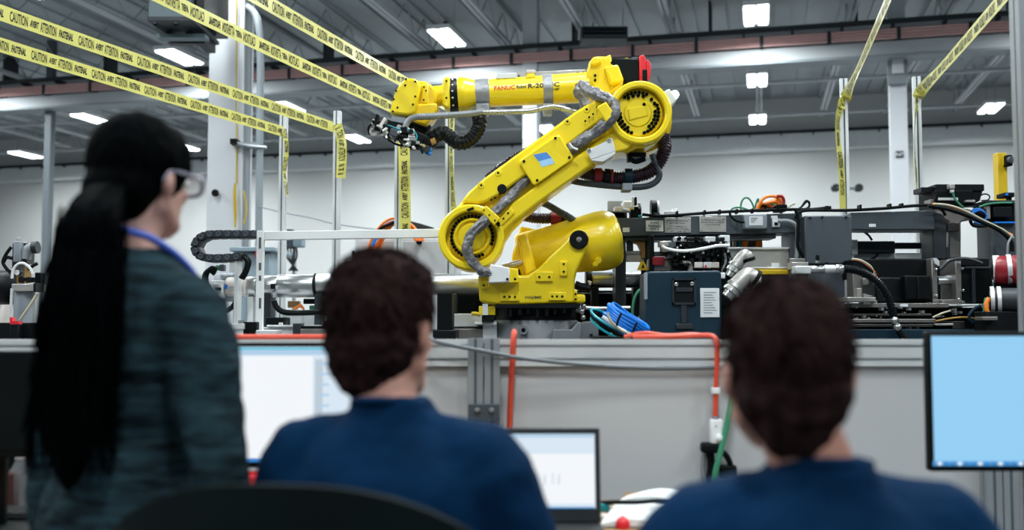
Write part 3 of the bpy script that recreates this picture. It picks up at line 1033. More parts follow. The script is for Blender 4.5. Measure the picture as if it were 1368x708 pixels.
cable('black_cable', 'black cable lying across the open notebook', 'cable', 'black_plastic',
      [PH(796, 672, DZ + .012 - CAM.z), PH(820, 671, DZ + .03 - CAM.z), PH(850, 671, DZ + .037 - CAM.z), PH(880, 669, DZ + .037 - CAM.z), PH(915, 671, DZ + .03 - CAM.z), PH(950, 680, DZ + .008 - CAM.z)], 0.006)
q = PH(832, 706, DZ - CAM.z)
tag(MB().lathe((q.x, q.y, DZ), (0, 0, 1), [(0, 0.016), (0.012, 0.018), (0.022, 0.014), (0.03, 0.004)], 16).build('marker_cap', 'red_plastic'), 'small bright red cap in front of the notebook', 'cap')
q = PH(802, 694, DZ - CAM.z)
tag(MB().ring((q.x, q.y - .01, DZ), (0, 0, 1), 0.008, 0.02, 0.014).build('tape_roll', 'cream_plate'), 'small tan tape roll beside the laptop corner', 'tape roll')
q = PH(806, 684, DZ - CAM.z)
tag(MB().box(q.x - .012, q.x + .018, q.y, q.y + .05, DZ, DZ + .02).build('blue_box', 'teal_cable', bevel=0.003), 'small blue box tucked between laptop and notebook', 'box')
# left end of the desk
q = P(338, 632, 2.45)
mg = thing('mug', 'red mug on the desk below the lit document monitor', 'mug', (q.x, 2.45, DZ))
MB().lathe((q.x, 2.45, DZ), (0, 0, 1), [(0, 0.03), (0.005, 0.036), (0.125, 0.038), (0.128, 0.035), (0.02, 0.031)], 20).build('cup', 'red_plastic', mg)
MB().tube([(q.x + .036, 2.45, DZ + .1), (q.x + .065, 2.45, DZ + .09), (q.x + .065, 2.45, DZ + .05), (q.x + .036, 2.45, DZ + .035)], 0.005).build('handle', 'red_plastic', mg)
a = PH(-60, 704, DZ - CAM.z); b = PH(62, 690, DZ - CAM.z)
tag(MB().box(-1.95, -1.12, 2.44, 2.62, DZ, DZ + 0.008).build('desk_mat', 'chair_fabric', bevel=0.003), 'dark desk mat at the left end of the desk', 'mat')
kbq = thing('keyboard', 'black keyboard on the dark mat at the lower left', 'keyboard', (-1.3, 2.48, DZ + .008))
MB().box(-1.62, -1.17, 2.46, 2.59, DZ + 0.008, DZ + 0.022).build('case', 'black_plastic', kbq, bevel=0.004)
kk = MB()
for r in range(5):
    for k in range(16):
        kk.box(-1.61 + k * .027, -1.587 + k * .027, 2.468 + r * .024, 2.488 + r * .024, DZ + .022, DZ + .028)
tag(kk.build('keys', 'key_dark', kbq), kind='stuff')
q = P(22, 640, 2.72)
tag(MB().box(q.x - .045, q.x + .035, 2.60, 2.67, DZ, q.z + 0.03).build('storage_box', 'dark_red', bevel=0.004), 'reddish brown box on the desk under the dark monitor', 'box')
pc = thing('dark_filler', 'low black computer case added to darken the desk under the dark monitor', 'filler', (-1.5, 2.75, DZ))  # added black box, fills the dark area below the monitor
MB().box(-1.95, -1.18, 2.70, 2.80, DZ, DZ + 0.22).build('case', 'monitor_black', pc, bevel=0.006)
MB().box(-1.9, -1.25, 2.696, 2.70, DZ + 0.03, DZ + 0.19).build('front_cover', 'black_plastic', pc, bevel=0.001)
MB().cyl((-1.28, 2.69, DZ + .17), (-1.28, 2.697, DZ + .17), .008, n=12).build('filler_button', 'slate_dark', pc)
q = P(-3, 660, 2.55)
bt = thing('bottle', 'clear plastic bottle cut by the left edge on the desk', 'bottle', (q.x, 2.66, DZ))
MB().lathe((q.x, 2.66, DZ), (0, 0, 1), [(0, 0.022), (0.01, 0.027), (0.1, 0.027), (0.125, 0.013), (0.135, 0.011)], 18).build('body', 'lens_clear', bt)
MB().lathe((q.x, 2.66, DZ + .135), (0, 0, 1), [(0, 0.013), (0.016, 0.013)], 14).build('cap', 'label_white', bt)

# ------------------------------------------------------------------ machine bed that carries the robot and the machines
BZ = 1.05
bed = thing('machine_bed', 'long dark steel machine bed behind the barrier, under the robot', 'machine bed', (0.3, 5.1, 0))
MB().box(-3.0, 3.6, 4.1, 6.05, BZ - 0.1, BZ).build('bed_top', 'dark_steel', bed, bevel=0.006)
MB().box(-2.9, 3.5, 4.2, 5.95, BZ - 0.3, BZ - 0.1).build('frame_beam', 'slate_dark', bed)
for x in (-2.7, -0.9, 1.2, 3.2):
    for y in (4.35, 5.8):
        MB().box(x - 0.08, x + 0.08, y - 0.08, y + 0.08, 0, BZ - 0.3).build('leg', 'slate_dark', bed)

# ------------------------------------------------------------------ the robot
RY = 5.24
rob = thing('industrial_robot', 'large yellow six axis robot arm with black bolts on a grey cast base', 'robot', (P(716, 430, 5.42).x, 5.42, BZ))
def bolts(parent, spots, Y, r=2.0, h=0.014, m='black_plastic', Yref=None, name='bolt_set'):
    b = MB()
    for (x, y) in spots:
        c = P(x, y, Yref or RY)
        b.lathe((c.x, Y, c.z), (0, -1, 0), [(-0.004, r * S(RY)), (h * 0.8, r * S(RY)), (h, r * 0.6 * S(RY)), (h * 0.6, r * 0.4 * S(RY))], 8)
    o = b.build(name, m, parent)
    tag(o, kind='stuff')
    return o
def disc(m, px, py, R, Y0, Y1, Yref=None, n=48, chamfer=0.006):
    c = P(px, py, Yref or RY)
    r = R * S(Yref or RY)
    return m.lathe((c.x, Y1, c.z), (0, -1, 0), [(0, r), (Y1 - Y0 - chamfer, r), (Y1 - Y0, r - chamfer)], n)
def annulus(m, px, py, R, r, Y0, Y1, n=56, ch=0.008):
    c = P(px, py, RY)
    R *= S(RY); r *= S(RY)
    D = Y1 - Y0
    return m.lathe((c.x, Y1, c.z), (0, -1, 0), [(0, r), (0, R), (D - ch, R), (D, R - ch), (D, r + ch), (D - ch, r), (0, r)], n, cap=False)

# base and turntable
bx = P(716, 420, 5.42)
zt = P(716, 428, 5.42).z; zd = P(716, 407, 5.42).z; k = S(5.42)
MB().lathe((bx.x, 5.42, BZ), (0, 0, 1), [(0, 78 * k), (0.03, 78 * k), (0.035, 70 * k), (0.12, 62 * k), (zt - BZ - 0.01, 57 * k), (zt - BZ, 55 * k)], 40).build('base_casting', 'cast_grey', rob)
MB().lathe((bx.x, 5.42, zt), (0, 0, 1), [(0, 53 * k), (0.02, 53 * k), (0.022, 50 * k), (zd - zt, 50 * k)], 40).build('swivel_ring', 'black_metal', rob)
MB().pprism([(772, 462), (772, 433), (784, 429), (800, 429), (800, 462)], 5.2, 5.5).build('base_foot', 'cast_grey', rob, bevel=0.008)
MB().pprism([(736, 462), (740, 440), (764, 440), (772, 430), (776, 430), (776, 462)], 5.12, 5.3).build('base_rib', 'cast_grey', rob, bevel=0.006)
MB().pbox(788, 446, 792, 450, 5.19, 5.2).build('foot_hole', 'black_matte', rob)
c = P(699, 441, 5.2)
MB().lathe((c.x, 5.32, c.z), (0, -1, 0), [(0, .03), (.16, .022), (.2, .022), (.2, .012), (.15, .01)], 14).build('lifting_lug', 'cast_grey', rob)
MB().pbox(662, 407, 772, 412, 5.15, 5.68, 5.3).build('swivel_plate', 'black_metal', rob)
rb_ = MB()
for i in range(9):
    x = 668 + i * 12
    rb_.pbox(x, 411, x + 3 + (i % 3), 418 + (i * 5 % 7), 5.16, 5.2)
tag(rb_.build('swivel_fitting', 'black_plastic', rob), kind='stuff')

front = [(641, 403), (639, 370), (652, 362), (690, 368), (704, 369), (719, 359), (738, 340), (756, 322), (760, 314), (766, 308), (772, 306.5),
         (780, 309), (786, 317), (786, 326), (782, 335), (770, 362), (767, 376), (766, 405), (672, 408), (655, 406)]
MB().pprism(front, 5.17, 5.31, RY).build('turntable_bracket', 'robot_yellow', rob, bevel=0.012)
MB().pprism([(645, 404), (643, 374), (690, 372), (763, 374), (764, 393), (782, 393), (782, 405), (672, 409)], 5.22, 5.72, RY).build('turntable_body', 'robot_yellow', rob, bevel=0.014)
MB().pprism([(684, 335), (696, 293), (735, 301), (760, 330), (757, 372), (684, 372)], 5.60, 5.72, RY).build('turntable_wall', 'robot_yellow_deep', rob, bevel=0.01)
for (x0, y0, x1, y1) in ((715, 364, 738, 377), (747, 350, 757, 370), (668, 391, 694, 403), (732, 391, 755, 402), (642, 376, 652, 387)):
    MB().pbox(x0, y0, x1, y1, 5.155, 5.175, RY).build('mounting_pad', 'robot_yellow', rob, bevel=0.004)
bolts(rob, [(720, 371), (733, 371), (752, 354), (752, 364), (674, 397), (681, 397), (688, 397), (737, 396.5), (743, 396.5), (750, 396.5), (647, 382)], 5.155, 1.5, 0.006, 'black_plastic')
c = P(712, 397.5, RY)
lettering('HAJIME', 0.017, 'ink', rob, (c.x, 5.166, c.z), (1, 0, 0), (0, 0, 1), width=0.085, center=True)
MB().pbox(766, 388, 770, 404, 5.18, 5.3, RY).build('side_pad', 'robot_yellow', rob, bevel=0.004)
bolts(rob, [(768, 393), (768, 400)], 5.18, 1.4, 0.008)
MB().pbox(640, 409, 662, 421, 5.2, 5.3, RY).build('stop_block', 'robot_yellow', rob, bevel=0.004)
MB().pbox(645, 406, 652, 421, 5.18, 5.2, RY).build('stop_plate', 'label_white', rob)
MB().tube(pts(5.22, (630, 419), (636, 419), (642, 421)), 0.010).build('stop_pin', 'post_yellow', rob)
MB().pbox(644, 421, 660, 430, 5.2, 5.26, RY).build('stop_bracket', 'black_metal', rob)
# hardware right of the turntable
hw = MB().tube(pts(5.3, (770, 414), (778, 411), (800, 412), (842, 411)), 0.011)
hw.build('pipe', 'steel', rob)
f = MB()
for (x, y, r) in ((772, 412, .022), (777, 416, .016), (780, 409, .014), (779, 424, .014), (775, 405, .012)):
    c = P(x, y, 5.25); f.ball(c, r, 8, 6)
tag(f.build('fitting', 'steel', rob), kind='stuff')
MB().tube(pts(5.25, (768, 380), (775, 383), (781, 384), (788, 386)), 0.022).build('cable_gland', 'black_plastic', rob)
MB().tube(pts(5.25, (780, 386), (788, 380), (786, 376), (790, 378)), 0.007).build('wire', 'pale_wire', rob)

# balancer cylinder and its pivot
A0 = P(692, 342, 5.50); A1 = P(828, 317.5, 5.47)
kk = S(5.5)
ln = (A1 - A0).length
prof = [(0, 26), (0.02, 29), (0.30, 32), (0.62, 37), (0.80, 40), (0.88, 39.6), (0.94, 37), (0.985, 32), (1.0, 27), (1.0, 22), (1.012, 20), (1.012, 4)]
MB().lathe(A0, A1 - A0, [(d * ln, r * kk) for d, r in prof], 48).build('balancer_cylinder', 'robot_yellow', rob)
MB().pprism([(691, 313), (704, 309.5), (717.5, 359), (703, 368)], 5.315, 5.70, RY).build('balancer_flange', 'robot_yellow', rob, bevel=0.012)
for (x, y, r) in ((801, 347, 5), (797, 352, 4)):
    disc(MB(), x, y, r, 5.30, 5.40).build('balancer_lug', 'robot_yellow', rob)
d = A1 + (A1 - A0).normalized() * 0.004
MB().lathe(d - (A1 - A0).normalized() * 0.01, A1 - A0, [(0, 0.03), (0.02, 0.03), (0.02, 0.012)], 14).build('balancer_plug', 'robot_yellow_deep', rob)
cap = disc(MB(), 772, 322, 12.5, 5.145, 5.18).build('pivot_cap', 'black_metal', rob)
disc(MB(), 772, 322, 3.5, 5.138, 5.146).build('pivot_screw', 'steel', cap)
bolts(cap, [(772 + 8 * math.cos(a * PI / 3), 322 + 8 * math.sin(a * PI / 3)) for a in range(6)], 5.146, 1.2, 0.004)
MB().tube(pts(5.4, (672, 357), (684, 354), (698, 350)), 0.018, 12).build('piston_rod', 'shaft_steel', rob)
MB().pbox(668, 356, 700, 372, 5.5, 5.58, RY).build('hydraulic_block', 'black_metal', rob)

# lower arm: one casting with raised rims, a channel between them and two joint rings
def L(s, t): return (631 + .81 * s + .586 * t, 320 - .586 * s + .81 * t)
def arc(cs, ct, R, a0, a1, n):
    return [(cs + R * math.cos(math.radians(a0 + (a1 - a0) * i / n)), ct + R * math.sin(math.radians(a0 + (a1 - a0) * i / n))) for i in range(n + 1)]
out = arc(0, 0, 43, 270, 60, 26) + [(34, 28), (52, 21), (75, 17), (110, 15.5), (170, 15.5), (205, 17), (222, 23), (234, 29)] + arc(272, -2, 42, 128, -100, 28) + [(246, -45.5), (226, -51.5), (205, -53), (60, -52.5), (30, -50), (12, -45.5)]
MB().pprism([L(*q) for q in out], 5.155, 5.36, RY).build('lower_arm', 'robot_yellow', rob, bevel=0.014)
up = [(16, -45), (32, -50), (60, -52.5), (205, -53), (226, -51.5), (244, -46), (248, -40), (246, -28), (240, -22), (236, -24), (60, -24), (44, -26), (33, -30)]
MB().pprism([L(*q) for q in up], 5.10, 5.17, RY).build('upper_rim', 'robot_yellow', rob, bevel=0.012)
lo = [(36, 20), (58, 16), (110, 15), (205, 16.5), (232, 27), (245, 24), (240, 10), (236, -2), (224, -5), (70, -5), (46, 0), (34, 10)]
MB().pprism([L(*q) for q in lo], 5.10, 5.17, RY).build('lower_rim', 'robot_yellow', rob, bevel=0.012)
j2 = annulus(MB(), 631, 320, 43, 33.5, 5.085, 5.2).build('shoulder_ring', 'robot_yellow', rob)
disc(MB(), 632, 319, 30, 5.125, 5.2, chamfer=0.01).build('shoulder_disc', 'robot_yellow', rob)
annulus(MB(), 632, 319, 24, 20.5, 5.105, 5.14, ch=0.006).build('shoulder_boss_ring', 'robot_yellow', rob)
disc(MB(), 632, 319, 18, 5.11, 5.14).build('shoulder_boss', 'robot_yellow', rob)
spots = []
for a in range(0, 360, 10):
    if 25 < a < 60 or 100 < a < 118 or 300 < a < 318:
        continue
    spots.append((632 + 27 * math.cos(math.radians(a)), 319 + 27 * math.sin(math.radians(a))))
bolts(rob, spots, 5.125, 2.3, 0.016)
j3 = annulus(MB(), 850, 158.5, 42, 33, 5.075, 5.2).build('elbow_ring', 'robot_yellow', rob)
disc(MB(), 849, 158, 32, 5.115, 5.2, chamfer=0.01).build('elbow_disc', 'robot_yellow', rob)
disc(MB(), 848, 158, 20, 5.108, 5.13, chamfer=0.012).build('elbow_boss', 'robot_yellow', rob)
bb = MB().pprism([(834, 152), (858, 147), (862, 162), (836, 169)], 5.102, 5.12, RY).build('elbow_boss_block', 'robot_yellow', rob, bevel=0.008)
def ringpts(a0, a1, n, r):
    return [(848 + r * math.cos(math.radians(a0 + (a1 - a0) * i / (n - 1))), 158 + r * math.sin(math.radians(a0 + (a1 - a0) * i / (n - 1)))) for i in range(n)]
spots = ringpts(-130, -65, 7, 27) + ringpts(-122, -72, 4, 23) + ringpts(-45, -30, 2, 25) + ringpts(-22, 72, 10, 27) + ringpts(-5, 50, 5, 22.5) + ringpts(108, 190, 9, 27) + ringpts(125, 178, 5, 23) + [(856, 147)]
bolts(rob, spots, 5.115, 2.3, 0.016)
disc(MB(), 854.5, 162.5, 43, 5.34, 5.55, 5.36, chamfer=0.012).build('elbow_housing', 'robot_yellow_deep', rob)
MB().pbox(888, 150, 896, 165, 5.33, 5.42, RY).build('elbow_lug', 'robot_yellow_deep', rob, bevel=0.005)
MB().pbox(847, 198, 862, 208, 5.25, 5.35, RY).build('elbow_lug', 'robot_yellow_deep', rob, bevel=0.005)
m = MB().pbox(840, 205, 862, 211, 5.2, 5.28, RY).pbox(838, 206, 843, 216, 5.2, 5.28, RY)
m.tube(pts(5.22, (843, 213), (850, 216), (862, 212)), 0.014)
m.build('sensor_block', 'black_plastic', rob, bevel=0.003)
# bosses, holes, cover plate
for (x, y) in ((756, 169.6), (781, 154), (644, 252.6), (666, 236.5)):
    b = disc(MB(), x, y, 4.6, 5.096, 5.12, chamfer=0.003).build('boss', 'robot_yellow', rob)
    disc(MB(), x, y, 1.6, 5.0945, 5.099, chamfer=0.001).build('boss_hole', 'black_matte', b)
disc(MB(), 671, 257, 6.2, 5.096, 5.12, chamfer=0.002).build('cable_hole', 'black_matte', rob)
MB().pprism([(625, 284), (634, 281), (635, 284), (627, 287)], 5.08, 5.11, RY).build('oil_port', 'black_matte', rob)
plate = MB().pprism([(694, 221), (741, 188.5), (746, 189), (763, 216), (762, 220), (715, 253), (711, 252), (694, 225)], 5.072, 5.10, RY).build('cover_plate', 'robot_yellow', rob, bevel=0.006)
MB().pprism([(711.5, 214), (728.5, 210.5), (735.5, 218), (718.5, 222.5)], 5.0705, 5.073, RY).build('blue_patch', 'logo_blue', plate)
MB().pprism([(718.5, 222.5), (735.5, 218), (733, 214), (739.5, 225), (722.5, 230)][0:2] + [(739.5, 225), (722.5, 230)], 5.0704, 5.073, RY).build('light_patch', 'logo_light', plate)
bolts(plate, [(699.5, 222.5), (740, 192.5), (758, 217.5), (716.5, 247)], 5.072, 1.8, 0.008)
tag(lettering('00EN02', 0.03, 'robot_yellow_deep', rob, P(738, 263, 5.098), P(752, 252, RY) - P(738, 263, RY), (0.58, 0, 0.81), name='cast_lettering'))
# silver sleeve with the cables
def crinkle(d, tot, ang, r):
    n_ = mnoise.noise(Vector((d * 22, math.cos(ang) * 1.6, math.sin(ang) * 1.6))) + 0.55 * mnoise.noise(Vector((d * 55, math.cos(ang) * 3.2, math.sin(ang) * 3.2 + 7)))
    e = min(1.0, (d + 0.02) / 0.05, (tot - d + 0.02) / 0.05)
    return r * (0.95 + 0.30 * n_) * max(0.55, e)
MB().tube(pts(5.07, (657, 366), (645, 362), (634, 353), (626, 340, 5.065), (624, 328, 5.06), (630, 313, 5.055), (645, 298, 5.055), (657, 287, 5.07), (671, 274, 5.09), (686, 258, 5.12), (700, 243, 5.135), (722, 226, 5.15)), 0.031, 22, 22, rfun=crinkle, flat=0.85).build('cable_sleeve', 'sleeve_grey', rob)
MB().tube(pts(5.13, (742, 216, 5.15), (754, 207, 5.13), (768, 195, 5.11), (784, 184, 5.09), (799, 174, 5.07), (812, 163, 5.04), (821, 151, 5.03), (821, 141, 5.04), (812, 133, 5.06), (799, 127, 5.10), (786, 121, 5.16), (776, 112, 5.24)), 0.034, 22, 22, rfun=crinkle, flat=0.9).build('cable_sleeve', 'sleeve_grey', rob)
MB().tube(pts(5.35, (772, 112), (775, 125), (782, 138), (786, 148)), 0.033, 12, 10, rfun=crinkle).build('cable_sleeve', 'sleeve_grey', rob)
clip = MB().pprism([(643, 286), (651, 281), (669, 297), (661, 307)], 5.028, 5.05, RY).build('sleeve_clamp', 'robot_yellow', rob, bevel=0.005)
bolts(clip, [(648, 287), (662, 300), (655, 293)], 5.028, 1.1, 0.005)
MB().pprism([(660, 303), (682, 281), (688, 288), (667, 309)], 5.085, 5.11, RY).build('clamp_rail', 'robot_yellow', rob, bevel=0.005)
bolts(rob, [(667, 302), (673, 296), (679, 289), (657, 272), (662, 269), (668, 264)], 5.085, 1.3, 0.006)
clip = MB().pprism([(792, 156), (804, 149), (816, 167), (804, 175)], 5.0, 5.03, RY).build('sleeve_clamp', 'robot_yellow', rob, bevel=0.006)
MB().pprism([(787, 188), (815, 168), (821, 172), (793, 193)], 5.08, 5.105, RY).build('clamp_rail', 'robot_yellow', rob, bevel=0.005)
bolts(rob, [(797, 185), (804, 180), (811, 176), (779, 170), (784, 165), (789, 161), (794, 152)], 5.08, 1.4, 0.006)
MB().tube(pts(5.03, (760, 191), (765, 197), (772, 200)), 0.006).build('cable_tie', 'label_white', rob)
cw = MB().pprism([(656, 355.5), (681, 360), (681, 379), (653.5, 380)], 5.06, 5.17, RY).build('connector_cover', 'white_paint', rob, bevel=0.006)
MB().pprism([(681, 360), (692, 361), (693, 379), (680, 379.5)], 5.10, 5.17, RY).build('connector_plate', 'robot_yellow', rob, bevel=0.004)
bolts(rob, [(678, 375), (688, 375)], 5.06, 1.8, 0.006)
m = MB().pprism([(780, 210), (813, 193), (818, 210), (786, 221)], 5.055, 5.075, RY).pprism([(786, 221), (818, 210), (816, 215), (802, 224), (790, 223)], 5.055, 5.16, RY)
wb = m.build('white_bracket', 'white_paint', rob, bevel=0.004)
bolts(wb, [(783, 209), (809, 196)], 5.055, 2.8, 0.01, 'steel')

# forearm
FY = 5.50
F0 = P(612, 127, FY); F1 = P(812, 115, FY)
fl = (F1 - F0).length; fk = S(FY)
ax = (F1 - F0).normalized()
def along(px):
    return (px - 612) / 200.0 * fl
MB().lathe(F0, ax, [(along(x), r * fk) for x, r in ((612, 22), (614, 23.5), (621, 23.5), (624, 22.5), (630, 20), (638, 18.4), (700, 19.2), (760, 20.2), (812, 21))], 48).build('forearm_tube', 'robot_yellow', rob)
MB().lathe(F0 - ax * along(612 + 12), ax, [(0, 21 * fk), (0.004, 22.8 * fk), (along(622) - .002, 22.8 * fk), (along(624), 21.5 * fk)], 40).build('axis_ring', 'black_metal', rob)
bl = MB()
for i in range(5):
    a = P(605 + i * 0.3, 110 + i * 8.5, FY)
    bl.ball((a.x, FY - math.sqrt(max(0.0, (22.8 * fk) ** 2 - (a.z - P(606, 127.5, FY).z) ** 2)), a.z), 0.006, 8, 5)
tag(bl.build('bolt_set', 'aluminium', rob), kind='stuff')
MB().pprism([(593, 111), (596, 108.5), (602.5, 107.5), (602.5, 149), (597, 149), (593, 145)], FY - 0.10, FY + 0.09, FY).build('wrist_flange', 'robot_yellow', rob, bevel=0.012)
bolts(rob, [(598, 114), (598, 136)], FY - 0.10, 1.3, 0.006, Yref=FY)
MB().lathe(P(566, 129.5, FY), ax, [(0, 16 * fk), (0.02, 15 * fk), (along(624), 13.6 * fk), (along(636), 14 * fk), (along(642), 17 * fk)], 32).build('wrist_neck', 'robot_yellow', rob)
MB().pbox(565, 116, 574, 143, FY - 0.085, FY + 0.08, FY).build('wrist_block', 'robot_yellow', rob, bevel=0.01)
bolts(rob, [(568, 121), (568, 138), (571, 126)], FY - 0.085, 1.2, 0.006, Yref=FY)
disc(MB(), 563, 133, 22, FY - 0.07, FY + 0.09, FY, chamfer=0.012).build('wrist_drum', 'robot_yellow_deep', rob)
MB().pprism([(546, 113), (556, 112), (563, 116.5), (565, 125), (557, 157), (550, 160.5), (524, 158), (527, 147), (531, 132), (538, 119)], FY - 0.14, FY - 0.02, FY).build('wrist_housing', 'robot_yellow', rob, bevel=0.012)
bolts(rob, [(546, 114), (558, 117), (558, 136.5), (555, 147), (533, 129), (530, 140), (529, 156), (535, 151), (545, 122)], FY - 0.14, 1.4, 0.006, Yref=FY)
MB().pprism([(560, 143), (586, 142), (586, 152), (571, 173), (546, 165), (551, 150)], FY - 0.09, FY + 0.08, FY).build('wrist_nose', 'robot_yellow_deep', rob, bevel=0.012)
w0 = P(560, 163, FY); w1 = P(553, 181, FY)
MB().lathe(w0, w1 - w0, [(0, 0.075), (0.035, 0.075), (0.04, 0.068), (0.06, 0.068)], 28).build('tool_flange', 'black_metal', rob)
MB().pprism([(527, 161), (545, 163), (543, 171), (527, 168)], FY - .12, FY - 0.03, FY).build('tool_bracket', 'box_grey', rob, bevel=0.004)

# wraps of silver tape, rail and lugs on top, printing
def wrap(x0, x1, r, name):
    a = F0 + ax * along(x0)
    m = MB().lathe(a, ax, [(0, (r - .4) * fk), (0.002, r * fk), (along(612 + x1 - x0) - 0.002, (r + .3) * fk), (along(612 + x1 - x0), (r - .2) * fk)], 40)
    q0 = P(x0 + 1, 140, FY - 0.05); q1 = P(x1 - 1, 154, FY - 0.05)
    m.box(q0.x, q1.x, FY - 0.085, FY - 0.01, q1.z, q0.z)
    m.build(name, 'duct_tape', rob, bevel=0.004)
wrap(635.5, 654, 19.6, 'tape_wrap')
wrap(725, 738, 20.6, 'tape_wrap')
rail = [(663, 101.5), (690, 100), (690, 107), (663, 108)]
MB().pprism(rail, FY - 0.05, FY + 0.03, FY).build('top_rail', 'aluminium', rob, bevel=0.003)
MB().pprism([(689, 98.5), (782, 94.5), (782, 104), (689, 108)], FY - 0.03, FY + 0.05, FY).build('top_plate', 'placard', rob, bevel=0.003)
MB().pprism([(704, 102), (713, 101.5), (715, 107), (702, 108)], FY - 0.06, FY, FY).build('rail_mount', 'robot_yellow', rob, bevel=0.004)
MB().pbox(703, 96, 715, 100.5, FY - 0.05, FY, FY).build('rail_clamp', 'cream_plate', rob, bevel=0.003)
for x in (671, 750):
    MB().lathe(P(x, 110, FY - 0.02), (0, 0, 1), [(0, .03), (.015, .03), (.03, .012)], 12).build('eye_bolt', 'robot_yellow', rob)
bolts(rob, [(693, 103), (771, 99), (779, 98.5)], FY - 0.03, 1.2, 0.005, Yref=FY)
def curved_text(s, x0, x1, yc, size, m, name='lettering', sh=0.0, bold=0):
    mb, w = text_mb(s, size, shear=sh, bold=0.03)
    a = P(x0, yc, FY); b = P(x1, yc + (x1 - x0) * -0.06, FY)
    k = (b.x - a.x) / w
    vv = []
    for p in mb.v:
        x = a.x + p.x * k
        z = a.z + (b.z - a.z) * (p.x / w) + p.z
        dx = (x - F0.x) / ax.x
        zc = F0.z + ax.z * dx
        rr = (18.4 + (19.9 - 18.4) * min(1, max(0, (dx - along(638)) / (along(760) - along(638))))) * fk + 0.0014
        vv.append(Vector((x, FY - math.sqrt(max(0, rr * rr - (z - zc) ** 2)), z)))
    mb.v = vv
    tag(mb.build(name, m, rob, smooth=False), kind='stuff')
curved_text('FANUC', 660.5, 688, 122.3, 0.035, 'ink_red')
curved_text('Robot', 690, 703, 120.6, 0.027, 'ink')
curved_text('R-2000iC', 705, 746.5, 119.6, 0.036, 'ink_black')
curved_text('/210F', 731, 746.5, 124.5, 0.018, 'ink_black')

# elbow casting, motor and lamp
MB().pprism([(783, 97), (786, 88), (793, 81), (808, 81), (814, 77.5), (816, 94), (823, 94), (831, 117), (818, 128), (806, 138), (793, 136), (786, 110)], FY - 0.10, FY + 0.14, FY).build('elbow_casting', 'robot_yellow', rob, bevel=0.014)
MB().pprism([(804, 98), (822, 95), (830, 116), (812, 121)], FY - 0.15, FY - 0.09, FY).build('elbow_cover', 'robot_yellow', rob, bevel=0.01)
MB().pprism([(786, 90), (790, 84), (801, 84), (801, 92), (788, 96)], FY - 0.13, FY - 0.09, FY).build('elbow_rib', 'robot_yellow', rob, bevel=0.01)
bolts(rob, [(793, 107), (793, 113), (826, 112), (815, 90)], FY - 0.10, 1.8, 0.01, Yref=FY)
mo = MB().pprism([(816, 81), (850, 82), (853, 86), (853, 113), (836, 115.5), (828, 106), (822, 94), (816, 93)], FY - 0.06, FY + 0.1, FY).build('motor', 'black_plastic', rob, bevel=0.008)
MB().pprism([(830, 83), (835.5, 79.5), (841, 83)], FY - 0.05, FY - 0.03, FY).build('warning_triangle', 'post_yellow', mo)
MB().pbox(843, 78.5, 852, 82.5, FY - .04, FY + .06, FY).build('motor_connector', 'slate_paint', mo, bevel=.003)
rc = MB().pprism([(852, 78.5), (858, 77.5), (861, 82), (861, 112), (857, 115.5), (852, 114)], FY - 0.07, FY + 0.1, FY).build('encoder_cap', 'red_plastic', rob, bevel=0.006)
MB().pprism([(861, 83), (866, 85), (868, 92), (867, 108), (862, 112)], FY - 0.06, FY + 0.08, FY).build('encoder_plug', 'red_plastic', rc, bevel=0.006)
MB().pbox(856, 98, 862, 117, FY - 0.085, FY - 0.06, FY).build('encoder_clip', 'black_plastic', rc, bevel=.003)
m = MB().pprism([(877, 128), (893, 121), (903, 136), (891, 148), (884, 142)], 5.20, 5.30, RY)
m.build('lamp_bracket', 'aluminium', rob, bevel=0.005)
dc = P(902, 126.5, 5.33); dx = (P(903, 124, 5.33) - P(893, 130, 5.33)).normalized()
dc = P(896.5, 129.5, 5.25)
MB().lathe(dc, dx, [(0, 0.026), (0.010, 0.026), (0.010, 0.022)], 20).build('lamp_ring', 'teal_cable', rob)
MB().lathe(dc + dx * 0.012, dx, [(0, 0.026), (0.016, 0.024), (0.03, 0.015), (0.035, 0.003)], 20).build('lamp_dome', 'dome_glow', rob)

# hoses of the robot
MB().ribbed(pts(5.45, (652, 240), (662, 231), (676, 220), (692, 210), (706, 203)), 7.5 * S(5.4), 0.014, 0.14).build('ribbed_hose', 'hose_purple', rob)
MB().pprism([(655, 232), (663, 227), (667, 234), (660, 240)], 5.38, 5.5, RY).build('hose_clamp', 'slate_paint', rob, bevel=0.004)
MB().ribbed(pts(5.32, (756, 222), (775, 229), (797, 235), (822, 238), (846, 236), (868, 229), (882, 214), (888, 196), (884, 176, 5.4)), 9.5 * S(5.3), 0.014, 0.13).build('ribbed_hose', 'hose_purple', rob)
for (x, y, w, m, h) in ((799, 235.5, 10, 'maroon', 11), (811, 237, 8, 'black_metal', 11.5), (817, 237, 4, 'maroon', 11), (839, 236.5, 11, 'green_wire' if False else 'teal_paint', 11.5)):
    c = P(x - w / 2, y - 0.5, 5.32)
    MB().lathe(c, (1, 0, -0.05), [(0, h * S(5.3)), (w * S(5.3), h * S(5.3))], 24).build('hose_clamp', m, rob, bevel=0.003)
MB().tube(pts(5.3, (745, 236), (770, 243), (800, 247), (838, 250), (862, 249), (876, 243), (881, 233), (876, 220), (871, 206)), 4.2 * S(5.3), 12, 8).build('conduit', 'slate_paint', rob)
MB().pbox(832, 244, 845, 254, 5.25, 5.35, RY).build('conduit_clamp', 'box_grey', rob, bevel=0.004)
MB().ribbed(pts(5.5, (694, 287), (712, 291), (730, 292), (748, 291), (765, 296)), 7.5 * S(5.5), 0.014, 0.13).build('ribbed_hose', 'hose_purple', rob)
